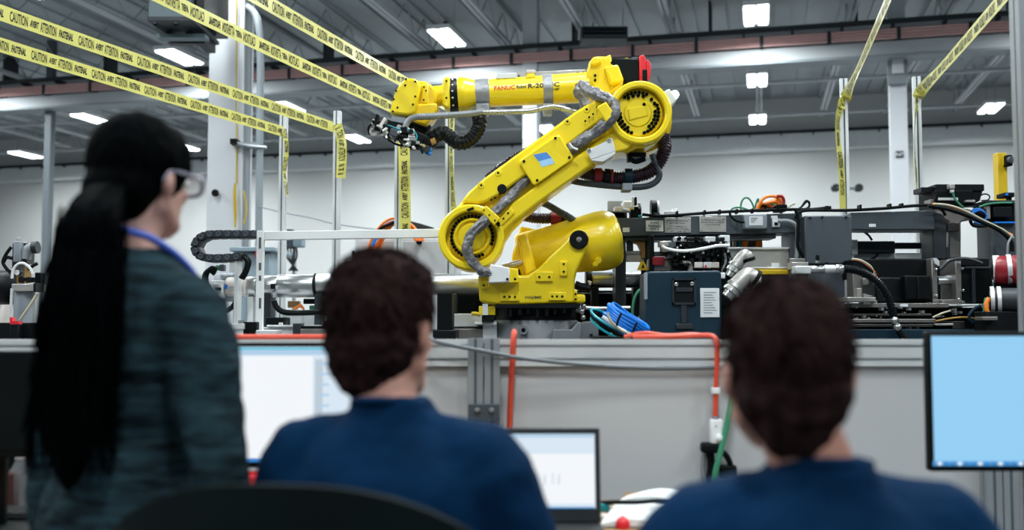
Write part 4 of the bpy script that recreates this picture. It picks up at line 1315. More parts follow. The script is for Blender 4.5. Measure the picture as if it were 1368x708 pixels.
MB().lathe(P(736, 292, 5.5), (1, 0, 0), [(0, 9.3 * S(5.5)), (13 * S(5.5), 9.3 * S(5.5))], 20).build('hose_clamp', 'maroon', rob)
MB().ribbed(pts(5.4, (716, 268), (730, 273), (746, 282), (760, 290), (772, 300, 5.5)), 5 * S(5.4), 0.010, 0.12).build('flexible_conduit', 'slate_paint', rob)
MB().ribbed(pts(5.42, (574, 190, 5.45), (581, 183), (592, 178), (601, 183), (608, 189), (617, 191), (628, 187), (637, 176), (641, 164), (639, 152, 5.46)), 10.2 * S(5.42), 0.020, 0.10, 18).build('corrugated_hose', 'hose_black', rob)
MB().tube(pts(5.36, (539, 181), (541, 171), (546, 161), (555, 156.5), (570, 155.5), (600, 154), (630, 151.5), (645, 149)), 4.3 * S(5.4), 14, 8).build('conduit', 'conduit_grey', rob)
MB().ribbed(pts(5.36, (560, 156), (580, 155.3), (600, 154)), 4.7 * S(5.4), 0.012, 0.1, 14).build('flexible_conduit', 'conduit_grey', rob)
MB().ribbed(pts(5.38, (645, 150), (680, 149.5), (710, 148), (728, 144), (742, 143), (762, 148), (785, 153)), 4.0 * S(5.4), 0.010, 0.14, 14).build('flexible_conduit', 'steel', rob)

# gripper at the wrist: dark bar with valves, fittings, tubes
gp = MB().pprism([(505, 168), (522, 165), (582, 190), (579, 199), (560, 196), (508, 180)], FY - 0.11, FY + 0.03, FY).build('gripper_bar', 'black_metal', rob, bevel=0.004)
rg = random.Random(3)
gm = ['black_plastic', 'black_plastic', 'black_plastic', 'steel', 'placard', 'black_metal', 'black_metal', 'slate_dark', 'slate_dark', 'cream_plate']
for i in range(46):
    s = rg.uniform(0, 1)
    cxp = 503 + s * 72 + rg.uniform(-3, 3)
    cyp = 171 + s * 27 + rg.uniform(-8, 9)
    w = rg.uniform(1.6, 4.6); h = rg.uniform(1.6, 4.6)
    a = rg.uniform(-0.2, 0.6)
    ca, sa = math.cos(a), math.sin(a)
    poly = [(cxp + u_ * w * ca - v_ * h * sa, cyp + u_ * w * sa + v_ * h * ca) for u_, v_ in ((-1, -1), (1, -1), (1, 1), (-1, 1))]
    y0 = FY - rg.uniform(0.13, 0.20)
    MB().pprism(poly, y0, y0 + 0.07, FY).build('valve_block', rg.choice(gm), gp, bevel=0.002, seg=1)
for i in range(16):
    s = rg.uniform(0, 1)
    c = P(505 + s * 70, 172 + s * 28 + rg.uniform(-6, 8), FY - 0.19)
    d = Vector((rg.uniform(-1, 1), -0.4, rg.uniform(-1, 0.4))).normalized()
    MB().lathe(c, d, [(0, 0.009), (0.012, 0.009), (0.013, 0.006), (0.03, 0.006)], 8).build('fitting', rg.choice(['steel', 'aluminium', 'black_plastic']), gp)
MB().pprism([(528, 180), (540, 184), (538, 193), (526, 189)], FY - 0.20, FY - 0.1, FY).build('connector_block', 'slate_paint', gp, bevel=0.004)
MB().pprism([(512, 176), (519, 166), (522, 168), (516, 179)], FY - 0.19, FY - 0.12, FY).build('cylinder_block', 'cream_plate', gp, bevel=0.003)
for x, y in ((499, 177), (505, 172)):
    c = P(x, y, FY - 0.12)
    MB().lathe(c, (0.1, -1, 0), [(0, .022), (.03, .022), (.03, .01), (.02, .008)], 16).build('sensor', 'placard', gp)
MB().tube(pts(FY - .14, (494, 180), (492, 172), (495, 167), (501, 165.5), (508, 168), (512, 171)), 0.0065).build('loop_cable', 'black_plastic', gp)
MB().tube(pts(FY - .17, (537, 176), (545, 173), (553, 176), (557, 182), (555, 190)), 0.004).build('air_tube', 'teal_cable', gp)
MB().tube(pts(FY - .17, (508, 171), (516, 167), (526, 170), (538, 175)), 0.0035).build('air_tube', 'teal_cable', gp)
MB().tube(pts(FY - .17, (518, 186), (530, 193), (545, 196), (560, 199)), 0.006).build('air_tube', 'black_plastic', gp)
m = MB()
for i in range(7):
    m.ball(P(571 + rg.uniform(-3, 5), 203 + rg.uniform(-4, 5), FY - 0.12), rg.uniform(.008, .014), 7, 5)
tag(m.build('blue_fitting', 'blue_cable', gp), kind='stuff')
MB().pprism([(577, 192), (583, 190), (585, 195), (579, 198)], FY - 0.14, FY - 0.05, FY).build('hose_collar', 'bronze', gp, bevel=.002)

# ------------------------------------------------------------------ slate machine frame right of the robot
MY = 5.66
fr = thing('gantry_machine', 'dark slate machine frame with a long crossbeam right of the robot', 'machine', (P(1050, 300, MY).x, 5.75, BZ))
def part(name, m, parent, x0, y0, x1, y1, Y0, Y1, bevel=0.004, Yref=None):
    return MB().pbox(x0, y0, x1, y1, Y0, Y1, Yref).build(name, m, parent, bevel=bevel)
def to_bed(name, m, parent, x0, y0, x1, Y0, Y1, bevel=0.004):
    a = P(x0, y0, Y0); b = P(x1, y0, Y0)
    return MB().box(a.x, b.x, Y0, Y1, BZ, a.z).build(name, m, parent, bevel=bevel)
MB().pprism([(812, 282), (835, 282), (837, 291), (960, 287.5), (1072, 284.5), (1072, 311), (838, 316), (812, 316)], MY, MY + 0.2).build('crossbeam', 'slate_paint', fr, bevel=0.006)
MB().pprism([(812, 316), (838, 316), (1038, 311.5), (1038, 318), (812, 322)], MY + 0.02, MY + 0.18, MY).build('beam_lip', 'slate_dark', fr, bevel=0.003)
to_bed('upright', 'slate_dark', fr, 822, 316, 836, MY + 0.02, MY + 0.2)
to_bed('upright', 'slate_paint', fr, 1055, 300, 1075, MY + 0.01, MY + 0.2)
MB().pprism([(1136, 284), (1249, 281), (1249, 307), (1136, 307)], MY, MY + 0.2).build('crossbeam', 'slate_paint', fr, bevel=0.006)
MB().pprism([(1249, 281), (1262, 284), (1268, 294), (1268, 346), (1250, 346)], MY + 0.03, MY + 0.2, MY).build('end_plate', 'slate_dark', fr, bevel=0.006)
to_bed('upright', 'slate_dark', fr, 1249, 330, 1268, MY + 0.05, MY + 0.2)
bp = part('box_panel', 'slate_paint', fr, 1076, 288, 1138, 353, MY - 0.08, MY + 0.1, 0.008)
bolts(bp, [(1092, 351), (1104, 351), (1125, 351), (1082, 291), (1098, 290), (1130, 290)], MY - 0.08, 1.8, 0.01, 'slate_dark', Yref=MY - 0.08)
to_bed('lower_column', 'slate_paint', fr, 1079, 353, 1128, MY - 0.06, MY + 0.2)
part('small_label', 'label_white', fr, 1161, 299, 1170, 303, MY - 0.002, MY + 0.01, 0)
part('small_label', 'label_white', fr, 832, 304, 841, 310, MY - 0.002, MY + 0.01, 0)
lb = part('paper_label', 'label_white', fr, 863, 294.5, 886, 309, MY - 0.002, MY + 0.01, 0)
def plate_text(parent, x, y, s, size, Y, width):
    c = P(x, y, Y)
    lettering(s, size, 'ink', parent, (c.x, Y - 0.001, c.z), (1, 0, -0.01), (0, 0, 1), width=width, center=True)
for i, s in enumerate(('GUARD', 'Hydraulic', 'unit 2')):
    plate_text(lb, 874.5, 297.5 + i * 4, s, 0.016 if i != 1 else 0.026, MY - 0.002, 0.05 if i != 1 else 0.07)
pl = part('placard', 'placard', fr, 888, 290.5, 923, 311, MY - 0.008, MY + 0.01, 0.002)
for i, (s, w) in enumerate((('CYTEM POSITIONING TOOL', .12), ('MFG. UTM. 126 8907', .09), ('FULLY ASSEMBLED TO', .10), ('REPRODUCTION STANDARDS', .125), ('1 UNIT  3 AMP  20V', .10))):
    plate_text(pl, 905.5, 295 + i * 3.2 + (1.2 if i > 1 else 0), s, 0.010, MY - 0.0085, w)
pl2 = part('placard', 'placard', fr, 934.5, 289, 970, 310, MY - 0.008, MY + 0.01, 0.002)
for i, (s, w) in enumerate((('CYTEM RECOVERY & SCALE', .12), ('MUST BE TURNED OFF BEFORE', .13), ('TOOL IS MOVED', .085))):
    plate_text(pl2, 952, 294 + i * 3.1, s, 0.010, MY - 0.0085, w)
for q in (pl, pl2):
    x0 = 888 if q is pl else 934.5
    bolts(q, [(x0 + 3, 293), (x0 + 32, 292.5), (x0 + 3, 307.5), (x0 + 32, 307)], MY - 0.008, 1.1, 0.004, 'steel', Yref=MY)
jb = part('junction_box', 'box_grey', fr, 995, 286, 1025, 305, MY - 0.06, MY, 0.006)
jl = part('paper_label', 'label_white', jb, 1001, 289, 1019, 301, MY - 0.062, MY - 0.055, 0, MY - 0.06)
for i in range(3):
    part('print_line', 'ink', jl, 1003, 291 + i * 2.6, 1012 - i * 2, 291.8 + i * 2.6, MY - 0.0632, MY - 0.0615, 0, MY - 0.06)
sk = part('socket_plate', 'label_white', fr, 1032, 292, 1042, 303, MY - 0.02, MY, 0.002)
part('socket', 'black_matte', sk, 1034.5, 297, 1039, 301, MY - 0.024, MY - 0.018, 0, MY - 0.02)
part('small_label', 'label_white', fr, 1030, 288, 1039, 291.5, MY - 0.003, MY + 0.01, 0)
# cable runs on the frame
cable('beam_cable', 'black cable bundle clipped along the top of the left crossbeam', 'cable', 'black_plastic',
      pts(MY - .0, (858, 286.5), (880, 288.5), (910, 287), (950, 284), (1000, 281.5), (1050, 280), (1085, 279.5), (1110, 277)), 0.009)
cable('beam_cable', 'black cable draped along the top of the right crossbeam', 'cable', 'black_plastic',
      pts(MY - .01, (1063, 292), (1068, 284), (1080, 281), (1130, 281), (1180, 278.5), (1220, 275), (1245, 274.5), (1258, 280), (1263, 288)), 0.009)
tb = MB()
for x in (872, 905, 942, 962, 985, 1006, 1040, 1105, 1150, 1190, 1206):
    y = 287 - (x - 872) * 0.035
    tb.pbox(x - 1, y - 4, x + 1.2, y + 2, MY - 0.03, MY + 0.02)
tag(tb.build('tie_mount', 'black_plastic', fr), kind='stuff')
cable('sensor_cable', 'grey cable curving from the white socket down the machine upright', 'cable', 'conduit_grey',
      pts(MY - .04, (1040, 295.5), (1050, 295), (1060, 298), (1065, 306), (1065, 325), (1064, 345)), 0.012)
cable('upright_cable', 'black cable looping down beside the slate box panel', 'cable', 'black_plastic',
      pts(MY - .05, (1062, 279), (1066, 290), (1066, 310), (1066, 330), (1074, 343), (1084, 352)), 0.010)
cable('box_cable', 'thin black lead running from the grey junction box to the beam top', 'cable', 'black_plastic',
      pts(MY - .05, (975, 282), (976, 288), (984, 295), (995, 297)), 0.007)

# things on the left end of the crossbeam
vb = thing('valve_stack', 'small steel and black valve stack on the left end of the crossbeam', 'valve', P(846, 288, MY + .1))
a = P(846, 291, MY)
part('mount', 'slate_dark', vb, 819, 283, 838, 292, MY + 0.0, MY + .15)
part('arm', 'cream_plate', vb, 821, 276, 832, 282.5, MY + .02, MY + .1)
MB().tube(pts(MY + .05, (830, 280), (842, 282), (850, 284)), 0.012).build('rod', 'label_white', vb)
part('drum', 'label_white', vb, 832, 268, 846, 280, MY + .06, MY + .16, 0.01)
part('backing', 'box_grey', vb, 812, 268, 834, 292, MY + .17, MY + .2, 0.004)
part('valve_body', 'black_plastic', vb, 843, 276, 857, 290, MY + .02, MY + .12)
part('valve_stem', 'aluminium', vb, 844, 262, 847, 280, MY + .0, MY + .03)
part('solenoid', 'black_metal', vb, 848, 263, 851, 274, MY + .0, MY + .04)
part('solenoid', 'steel', vb, 853, 270, 856, 279, MY + .0, MY + .04)
part('cap', 'post_yellow', vb, 842, 277, 846, 280, MY - .005, MY + .02)
part('fitting', 'teal_cable', vb, 853, 287, 858, 290, MY, MY + .05)
rl = thing('guide_roller', 'black grooved roller standing on the crossbeam', 'roller', P(874, 288, MY + .1))
MB().cyl(P(869, 277, MY + .08), P(877, 277, MY + .08), 10.5 * S(MY), n=24).build('wheel', 'black_metal', rl, bevel=0.004)
MB().cyl(P(877, 277, MY + .08), P(880, 277, MY + .08), 9 * S(MY), n=24).build('face_plate', 'label_white', rl, bevel=0.002)
part('foot', 'black_metal', rl, 870, 284, 882, 290, MY + .03, MY + .13)
wc = thing('white_clamp', 'small white plastic clamp on the crossbeam right of the roller', 'clamp', P(897, 288, MY + .1))
part('body', 'label_white', wc, 889, 281.5, 904, 287.5, MY + .03, MY + .1)
part('knob', 'label_white', wc, 899, 278.5, 905, 284, MY + .04, MY + .09)
# orange wire bundle
ob = thing('wire_bundle', 'tangle of orange wires with a black plug on the crossbeam', 'wires', P(1032, 283, MY + .1))
for i in range(9):
    o = i * 1.9
    h = 262 + (i * 3 % 7) * 2.6
    m = 'orange_wire' if i not in (2, 6) else ('black_plastic' if i == 2 else 'green_wire')
    MB().tube(pts(MY + .04 + .016 * i, (1010 + o, 283), (1014 + o * 1.0, 273), (1022 + o * 1.3, h + 2), (1034 + o * .8, h), (1042 + o * .4, h + 6), (1046, 277)), 0.009, 7).build('wire', m, ob)
MB().tube(pts(MY + .02, (1044, 278), (1047, 270), (1045, 263), (1038, 262)), 0.009).build('wire', 'maroon', ob)
part('plug', 'black_plastic', ob, 1038, 273, 1052, 282, MY + .0, MY + .1, 0.005)
MB().tube(pts(MY + .05, (1053, 278), (1057, 274), (1062, 272)), 0.006).build('wire', 'pale_wire', ob)
cable('green_wire', 'thin green wire arching above the crossbeam left of the orange wires', 'wire', 'green_wire',
      pts(MY + .05, (990, 284), (990, 272), (994, 265), (1000, 265), (1005, 272), (1008, 281)), 0.0055)
cable('green_wire', 'low green wire lying in a flat arch on the crossbeam', 'wire', 'green_wire',
      pts(MY + .0, (976, 284), (978, 279), (986, 277), (996, 279), (1003, 283)), 0.005)
cable('green_wire', 'short upright green wire between the arch and the orange wires', 'wire', 'green_wire',
      pts(MY + .07, (1008, 281), (1010, 272), (1013, 265), (1013, 275)), 0.005)
lw = MB()
for i in range(3):
    lw.tube(pts(MY + .02, (1062, 281), (1070, 277), (1077, 270 - i), (1081, 270 + i), (1080, 277), (1070, 281)), 0.006, 6)
tag(lw.build('wire_loop', 'black_plastic'), 'loop of thin black wires above the slate box panel', 'wire')

# modules hanging under the left crossbeam
md = thing('tool_module', 'black tool module with many small fittings under the crossbeam', 'module', (P(925, 340, 5.6).x, 5.6, BZ))
part('body', 'black_plastic', md, 893, 322, 972, 346, 5.52, 5.66)
part('upper_body', 'black_metal', md, 903, 317, 968, 325, 5.55, 5.68)
part('block', 'black_plastic', md, 868, 314, 874, 362, 5.55, 5.65)
to_bed('stand', 'black_metal', md, 897, 345, 968, 5.56, 5.66)
part('clamp_plate', 'aluminium', md, 901, 316, 917, 323, 5.5, 5.56)
part('clamp_plate', 'aluminium', md, 942, 316, 956, 323, 5.5, 5.56)
part('clamp_plate', 'label_white', md, 962, 314, 975, 324, 5.53, 5.58)
part('side_block', 'slate_paint', md, 894, 323, 903, 345, 5.49, 5.55)
part('rod_block', 'placard', md, 882, 322, 897, 329, 5.5, 5.6)
part('rod_block', 'plate_steel', md, 884, 329, 897, 337, 5.52, 5.6)
part('bar', 'dark_steel', md, 872, 336, 896, 342, 5.56, 5.62)
part('name_plate', 'maroon', md, 872, 343, 888, 354, 5.54, 5.56, 0.002)
part('rail', 'plate_steel', md, 866, 346, 960, 362, 5.57, 5.64)
part('angle', 'placard', md, 908, 348, 925, 352, 5.5, 5.55)
part('angle', 'placard', md, 920, 350, 926, 364, 5.5, 5.55)
for i, x in enumerate((928, 940, 950)):
    part('pneumatic_cylinder', 'cream_plate' if i != 1 else 'label_white', md, x, 350, x + 11, 358, 5.47, 5.53, 0.004)
part('red_tab', 'red_plastic', md, 942, 354, 944, 358, 5.465, 5.475, 0)
fm = MB()
rg = random.Random(11)
for i in range(70):
    c = P(rg.uniform(895, 975), rg.uniform(318, 362), 5.5)
    s = rg.uniform(.004, .012)
    fm.box(c.x - s, c.x + s, c.y - .02, c.y + .03, c.z - s * rg.uniform(.5, 1.2), c.z + s)
tag(fm.build('small_fitting', 'black_metal', md), kind='stuff')
fm = MB()
for i in range(26):
    c = P(rg.uniform(898, 978), rg.uniform(322, 362), 5.48)
    fm.ball(c, rg.uniform(.004, .009), 7, 5)
tag(fm.build('small_screw', 'steel', md), kind='stuff')
for i in range(5):
    x = 965 + i * 3
    MB().tube(pts(5.47, (x, 338), (x + rg.uniform(-3, 4), 350), (x - 2 + rg.uniform(-3, 4), 362), (x, 372)), 0.007).build('wire', ['black_plastic', 'conduit_grey', 'black_plastic'][i % 3], md)
cable('white_hose', 'white hose curving across the black tool module', 'hose', 'white_paint',
      pts(5.46, (886, 330), (884, 328.5), (890, 332), (905, 335), (920, 335), (940, 332), (958, 328.5), (974, 328)), 0.009)
# bronze arc bracket by the balancer
ba = thing('arc_bracket', 'bronze quarter arc bracket behind the balancer cylinder', 'bracket', (P(850, 330, 5.75).x, 5.75, BZ))
ar = [(843, 318), (862, 318), (862, 345), (857, 345), (856, 334), (852, 326), (843, 323)]
MB().pprism(ar, 5.70, 5.76, 5.7).build('arc_plate', 'bronze', ba, bevel=0.003)
to_bed('stand', 'black_metal', ba, 861, 318, 866, 5.70, 5.8)
part('cross_bar', 'placard', ba, 830, 335, 861, 340, 5.72, 5.8)
part('cross_bar', 'cream_plate', ba, 830, 341, 861, 349, 5.72, 5.8)
part('spacer', 'dark_steel', ba, 838, 318, 846, 336, 5.72, 5.78)
tri = thing('warning_sign', 'yellow triangle warning sign under the bronze arc bracket', 'sign', P(856, 362, 5.6))
MB().pprism([(851, 361), (856, 349), (860, 349), (867, 361)], 5.6, 5.61).build('plate', 'post_yellow', tri, bevel=0.001)
MB().pprism([(857, 358), (859, 352), (861, 358)], 5.597, 5.601, 5.6).build('mark', 'black_matte', tri)
a = P(859, 361, 5.61)
MB().box(a.x - .01, a.x + .01, 5.61, 5.63, BZ, a.z).build('stand', 'black_metal', tri)

# steel plate fixture, yellow bar and elbow connectors
sp = thing('fixture_plate', 'brushed steel fixture plate with a yellow bar behind the right man', 'fixture', (P(1015, 360, 5.72).x, 5.75, BZ))
part('plate', 'placard', sp, 975, 332, 1055, 362, 5.70, 5.74)
part('top_lip', 'aluminium', sp, 972, 330, 1055, 333, 5.68, 5.75)
part('edge', 'aluminium', sp, 1004, 356.5, 1054, 359, 5.66, 5.7)
part('yellow_bar', 'post_yellow', sp, 1013, 360, 1055, 367, 5.60, 5.7)
part('tag_label', 'label_white', sp, 1031, 351, 1041, 356, 5.694, 5.70, 0)
to_bed('block', 'dark_steel', sp, 1008, 367, 1056, 5.62, 5.8)
to_bed('bracket', 'plate_steel', sp, 1055, 345, 1076, 5.58, 5.64)
part('bracket_foot', 'placard', sp, 1058, 350, 1080, 360, 5.5, 5.6)
for i, (m, x) in enumerate((('pale_wire', 981), ('teal_cable', 988), ('orange_wire', 993), ('orange_wire', 1014))):
    MB().tube(pts(5.85, (x + (6 if i == 2 else 0), 312), (x + (3 if i == 2 else 0), 321), (x, 331)), 0.012 if i < 2 else 0.02).build('wire', m, sp)
part('rear_panel', 'slate_dark', sp, 976, 312, 1010, 332, 5.88, 5.9, 0)
def elbow(label, path, r, Y):
    t = thing('elbow_connector', label, 'connector', P(path[0][0], path[0][1], Y))
    MB().tube(pts(Y, *path), r, 18, 8).build('elbow', 'placard', t)
    a = P(path[-2][0], path[-2][1], Y); b = P(path[-1][0], path[-1][1], Y)
    d = (b - a).normalized()
    MB().lathe(b - d * 0.04, d, [(0, r * 1.15), (0.016, r * 1.2), (0.018, r * .9), (0.026, r * .9), (0.028, r * 1.15), (0.045, r * 1.15), (0.047, r * .8), (0.075, r * .72)], 18).build('coupling_nut', 'steel', t)
    c = P(path[0][0], path[0][1], Y)
    MB().ring(c, P(path[1][0], path[1][1], Y) - c, r * 0.7, r * 1.3, 0.018, 20).build('collar', 'black_plastic', t)
elbow('upper bright metal elbow connector above the teal box edge', [(999, 350), (996, 341), (987, 350), (979, 362)], 8.5 * S(5.1), 5.1)
elbow('lower bright metal elbow connector partly behind the right man', [(1010, 375), (1000, 368), (987, 378), (977, 390)], 11 * S(5.0), 5.0)
cb = thing('connector_block', 'white cast connector block behind the metal elbows', 'block', (P(985, 370, 5.2).x, 5.2, BZ))
part('body', 'label_white', cb, 976, 364, 1018, 385, 5.16, 5.28, 0.015)
to_bed('stand', 'black_metal', cb, 966, 372, 1010, 5.2, 5.28)
part('terminal', 'black_plastic', cb, 966, 367, 976, 410, 5.1, 5.2)
part('terminal', 'label_white', cb, 963, 364, 969, 372, 5.06, 5.14)

# teal box guard
tl = thing('guard_box', 'dark teal sheet metal guard with a window and white label', 'guard', (P(914, 400, 4.6).x, 4.7, BZ))
a = P(863, 362, 4.6); b = P(965, 362, 4.6)
m = MB().pprism([(864, 366), (867, 362.5), (961, 361.5), (964, 365), (964, 470), (862, 470)], 4.6, 4.85)
m.build('shell', 'teal_paint', tl, bevel=0.008)
part('window', 'black_matte', tl, 900, 374, 928, 405, 4.594, 4.61, 0.002)
wf = MB().pbox(898.5, 372, 929.5, 374, 4.585, 4.61).pbox(898.5, 404, 929.5, 407, 4.585, 4.61).pbox(898.5, 372, 900.5, 407, 4.585, 4.61).pbox(927.5, 372, 929.5, 407, 4.585, 4.61)
wf.build('window_frame', 'slate_dark', tl)
bolts(tl, [(903, 380), (924, 379.5)], 4.59, 2.4, 0.01, 'steel', Yref=4.6)
part('mechanism', 'slate_dark', tl, 903, 384, 926, 390, 4.588, 4.6, 0.002)
wl = part('paper_label', 'label_white', tl, 936, 385, 961, 424, 4.594, 4.61, 0.002)
for i in range(9):
    part('print_line', 'box_grey', wl, 940, 390 + i * 3.4, 957 - (i * 5 % 7), 391 + i * 3.4, 4.5925, 4.5945, 0, 4.594)
part('top_edge', 'box_grey', tl, 862, 364, 865, 400, 4.59, 4.64, 0.002)
part('latch', 'slate_dark', tl, 910, 407, 918, 432, 4.588, 4.6, 0.004)
part('latch_plate', 'slate_dark', tl, 903, 432, 926, 440, 4.588, 4.6, 0.004)

# bright shafts running behind the robot, added black sheet filling the dark area there
sh = thing('linear_cylinder', 'long polished steel cylinder running behind the robot to the left', 'cylinder', (P(460, 378, 5.85).x, 5.85, BZ))
SY = 5.85
def pcyl(x0, x1, yc, r, Y, name, m, parent, n=36):
    a = P(x0, yc, Y); b = P(x1, yc, Y)
    return MB().lathe(a, b - a, [(0, (r - .6) * S(Y)), (.004, r * S(Y)), ((b - a).length - .004, r * S(Y)), ((b - a).length, (r - .6) * S(Y))], n).build(name, m, parent)
pcyl(327, 344, 383, 13.5, SY, 'gland', 'shaft_steel', sh)
pcyl(344, 372, 383, 15, SY, 'sleeve', 'shaft_steel', sh)
pcyl(372, 421, 382, 15.5, SY, 'sleeve', 'shaft_steel', sh)
pcyl(420, 423, 381, 16.2, SY, 'groove_ring', 'black_metal', sh)
pcyl(423, 648, 380, 14.5, SY, 'tube', 'shaft_steel', sh)
part('port', 'black_matte', sh, 361, 379, 370, 386, SY - 16 * S(SY) - 0.004, SY - 12 * S(SY), 0.004)
part('port_gap', 'label_white', sh, 368, 381, 371, 386, SY - 16 * S(SY) - 0.006, SY - 14 * S(SY), 0)
disc(MB(), 348, 384, 1.4, SY - 15.5 * S(SY), SY - 14 * S(SY), SY, chamfer=0.001).build('port_hole', 'black_matte', sh)
for x in (352, 420, 500, 600):
    to_bed('cradle', 'slate_dark', sh, x, 392, x + 10, SY - 0.06, SY + 0.06)
sb = thing('linear_cylinder', 'short bright steel cylinder between the balancer and the teal box', 'cylinder', (P(825, 374, 5.85).x, 5.85, BZ))
pcyl(786, 870, 374, 10.5, 5.85, 'tube', 'shaft_steel', sb)
pcyl(782, 790, 374, 14, 5.85, 'collar', 'black_metal', sb)
for x in (790, 846):
    to_bed('cradle', 'black_metal', sb, x, 383, x + 10, 5.80, 5.9)
rg_ = thing('dark_backing', 'black sheet added to fill the dark low behind the robot base', 'guard', (P(750, 420, 6.0).x, 6.0, BZ))
a = P(596, 388, 5.98); b = P(1010, 388, 5.98)
MB().box(a.x, b.x, 5.98, 6.02, BZ, a.z).build('sheet', 'black_plastic', rg_, bevel=0.003)
part('bar', 'slate_dark', rg_, 640, 391, 864, 394, 5.93, 5.98)
part('bar', 'slate_dark', rg_, 784, 408, 864, 412, 5.93, 5.98)
part('bar', 'slate_paint', rg_, 800, 437, 870, 440, 5.93, 5.98)
for x in (798, 836, 851):
    part('rib', 'black_metal', rg_, x, 388, x + 3, 450, 5.95, 5.98, 0)
cable('green_wire', 'dark green wire loop hanging left of the teal box', 'wire', 'green_wire',
      pts(5.0, (864, 383), (856, 386), (848, 397), (845, 415), (846, 432)), 0.007)
cable('grey_wire', 'thin grey wire slanting down left of the teal box', 'wire', 'conduit_grey',
      pts(4.9, (864, 414), (857, 421), (851, 430), (848, 440)), 0.007)

# low dark box and white carriage left of the robot base
lc = thing('dark_pillar', 'black pillar block between the left man and the robot base', 'block', (P(594, 420, 5.0).x, 5.0, BZ))
to_bed('body', 'black_plastic', lc, 584, 391, 604, 4.95, 5.15)
to_bed('foot', 'black_metal', lc, 578, 441, 609, 4.92, 5.2)
wcg = thing('white_carriage', 'white linear carriage with a toothed rack left of the robot base', 'carriage', (P(630, 430, 5.3).x, 5.3, BZ))
to_bed('body', 'label_white', wcg, 604, 419, 646, 5.36, 5.5)
to_bed('block', 'aluminium', wcg, 645, 429, 664, 5.26, 5.4)
part('ledge', 'white_paint', wcg, 634, 430, 664, 434, 5.22, 5.36)
rk = MB()
for i in range(22):
    rk.pbox(604 + i * 1.9, 436, 605 + i * 1.9, 440, 5.32, 5.36)
tag(rk.build('rack_tooth', 'black_metal', wcg), kind='stuff')
to_bed('rack', 'plate_steel', wcg, 604, 439, 646, 5.3, 5.36)

# blue air hose coil on the rail side of the bed
coil = thing('hose_coil', 'coil of bright blue air hose lying right of the robot base', 'hose coil', P(832, 450, 4.55))
cc = P(836, 432, 4.55)
uu = (P(858, 446, 4.55) - P(818, 419, 4.55)).normalized()
vv2 = Vector((0.15, 0.95, 0.12)).normalized()
ww = uu.cross(vv2)
for k in range(7):
    pp = []
    for i in range(25):
        a = 2 * PI * i / 24
        pp.append(cc + ww * (k - 3) * 0.013 + uu * math.cos(a) * (0.098 + 0.006 * (k % 3)) + vv2 * math.sin(a) * 0.06 + Vector((0, 0, 0.004 * math.sin(a * 3 + k))))
    MB().tube(pp, 0.0085, 8, 2).build('hose_turn', 'blue_cable', coil)
cc2 = P(815, 434, 4.5)
for k in range(3):
    pp = []
    for i in range(19):
        a = 2 * PI * i / 18
        pp.append(cc2 + Vector((0.085 * math.cos(a), 0.06 * math.sin(a), -0.045 * math.cos(a) + 0.028 * math.sin(a) + (k - 1) * 0.018)))
    MB().tube(pp, 0.006, 6, 2).build('hose_turn', ['teal_cable', 'black_plastic', 'teal_cable'][k], coil)
MB().tube(pts(4.42, (805, 423), (814, 430), (824, 437), (836, 444)), 0.009).build('hose_end', 'label_white', coil)
MB().tube(pts(4.41, (812, 417), (815, 427), (828, 440), (842, 446)), 0.006).build('hose_end', 'pale_wire', coil)
for x, y in ((824, 424), (845, 436)):
    MB().tube(pts(4.4, (x + 6, y - 5), (x + 2, y + 3), (x, y + 11)), 0.005).build('cable_tie', 'black_plastic', coil)
MB().tube(pts(4.5, (818, 445), (815, 448), (817, 452)), 0.008).build('fitting', 'steel', coil)
a = P(798, 451, 4.4); b = P(866, 451, 4.4)
cr = thing('coil_shelf', 'low black shelf under the blue hose coil', 'shelf', (a.x, 4.5, BZ))
MB().box(a.x, b.x, 4.36, 4.75, BZ + 0.085, a.z + .004).build('top', 'black_metal', cr)
MB().box(a.x + .02, b.x - .02, 4.4, 4.7, BZ, BZ + 0.085).build('body', 'black_metal', cr)

# ------------------------------------------------------------------ right hand carriage with black covers
cg = thing('spindle_carriage', 'black spindle carriage on steel rails at the far right of the bed', 'machine', (P(1220, 400, 5.4).x, 5.45, BZ))
part('bellow_cover', 'black_plastic', cg, 1140, 346, 1246, 372, 5.42, 5.62, 0.006)
part('motor_cover', 'black_metal', cg, 1170, 370, 1246, 404, 5.38, 5.6, 0.01)
part('motor_cover', 'black_plastic', cg, 1210, 368, 1244, 400, 5.32, 5.42, 0.008)
part('motor_rib', 'black_metal', cg, 1226, 369, 1229, 399, 5.31, 5.33, 0.002)
part('end_plate', 'plate_steel', cg, 1246, 345, 1252, 408, 5.35, 5.55, 0.004)
part('end_plate', 'plate_steel', cg, 1278, 345, 1284, 408, 5.35, 5.55, 0.004)
MB().pprism([(1244, 345), (1249, 345), (1253, 349), (1253, 356), (1247, 352)], 5.33, 5.5, 5.35).build('plate_corner', 'aluminium', cg)
part('link_bar', 'plate_steel', cg, 1246, 400, 1284, 408, 5.34, 5.5, 0.004)
a = P(1252, 375, 5.42); b = P(1279, 375, 5.42)
MB().lathe(a, b - a, [(0, .022), ((b - a).length, .022)], 24).build('spindle', 'shaft_steel', cg)
a = P(1252, 372, 5.42); b = P(1279, 372, 5.42)
MB().lathe(a, b - a, [(0.0, .012), ((b - a).length * .35, .012), ((b - a).length * .4, .018), ((b - a).length, .018)], 20).build('spindle_nose', 'steel', cg)
part('well', 'black_matte', cg, 1252, 347, 1279, 402, 5.56, 5.6, 0)
part('motor_housing', 'black_plastic', cg, 1284, 356, 1326, 405, 5.36, 5.6, 0.01)
part('motor_rib', 'slate_dark', cg, 1290, 356, 1322, 359, 5.35, 5.37, 0.002)
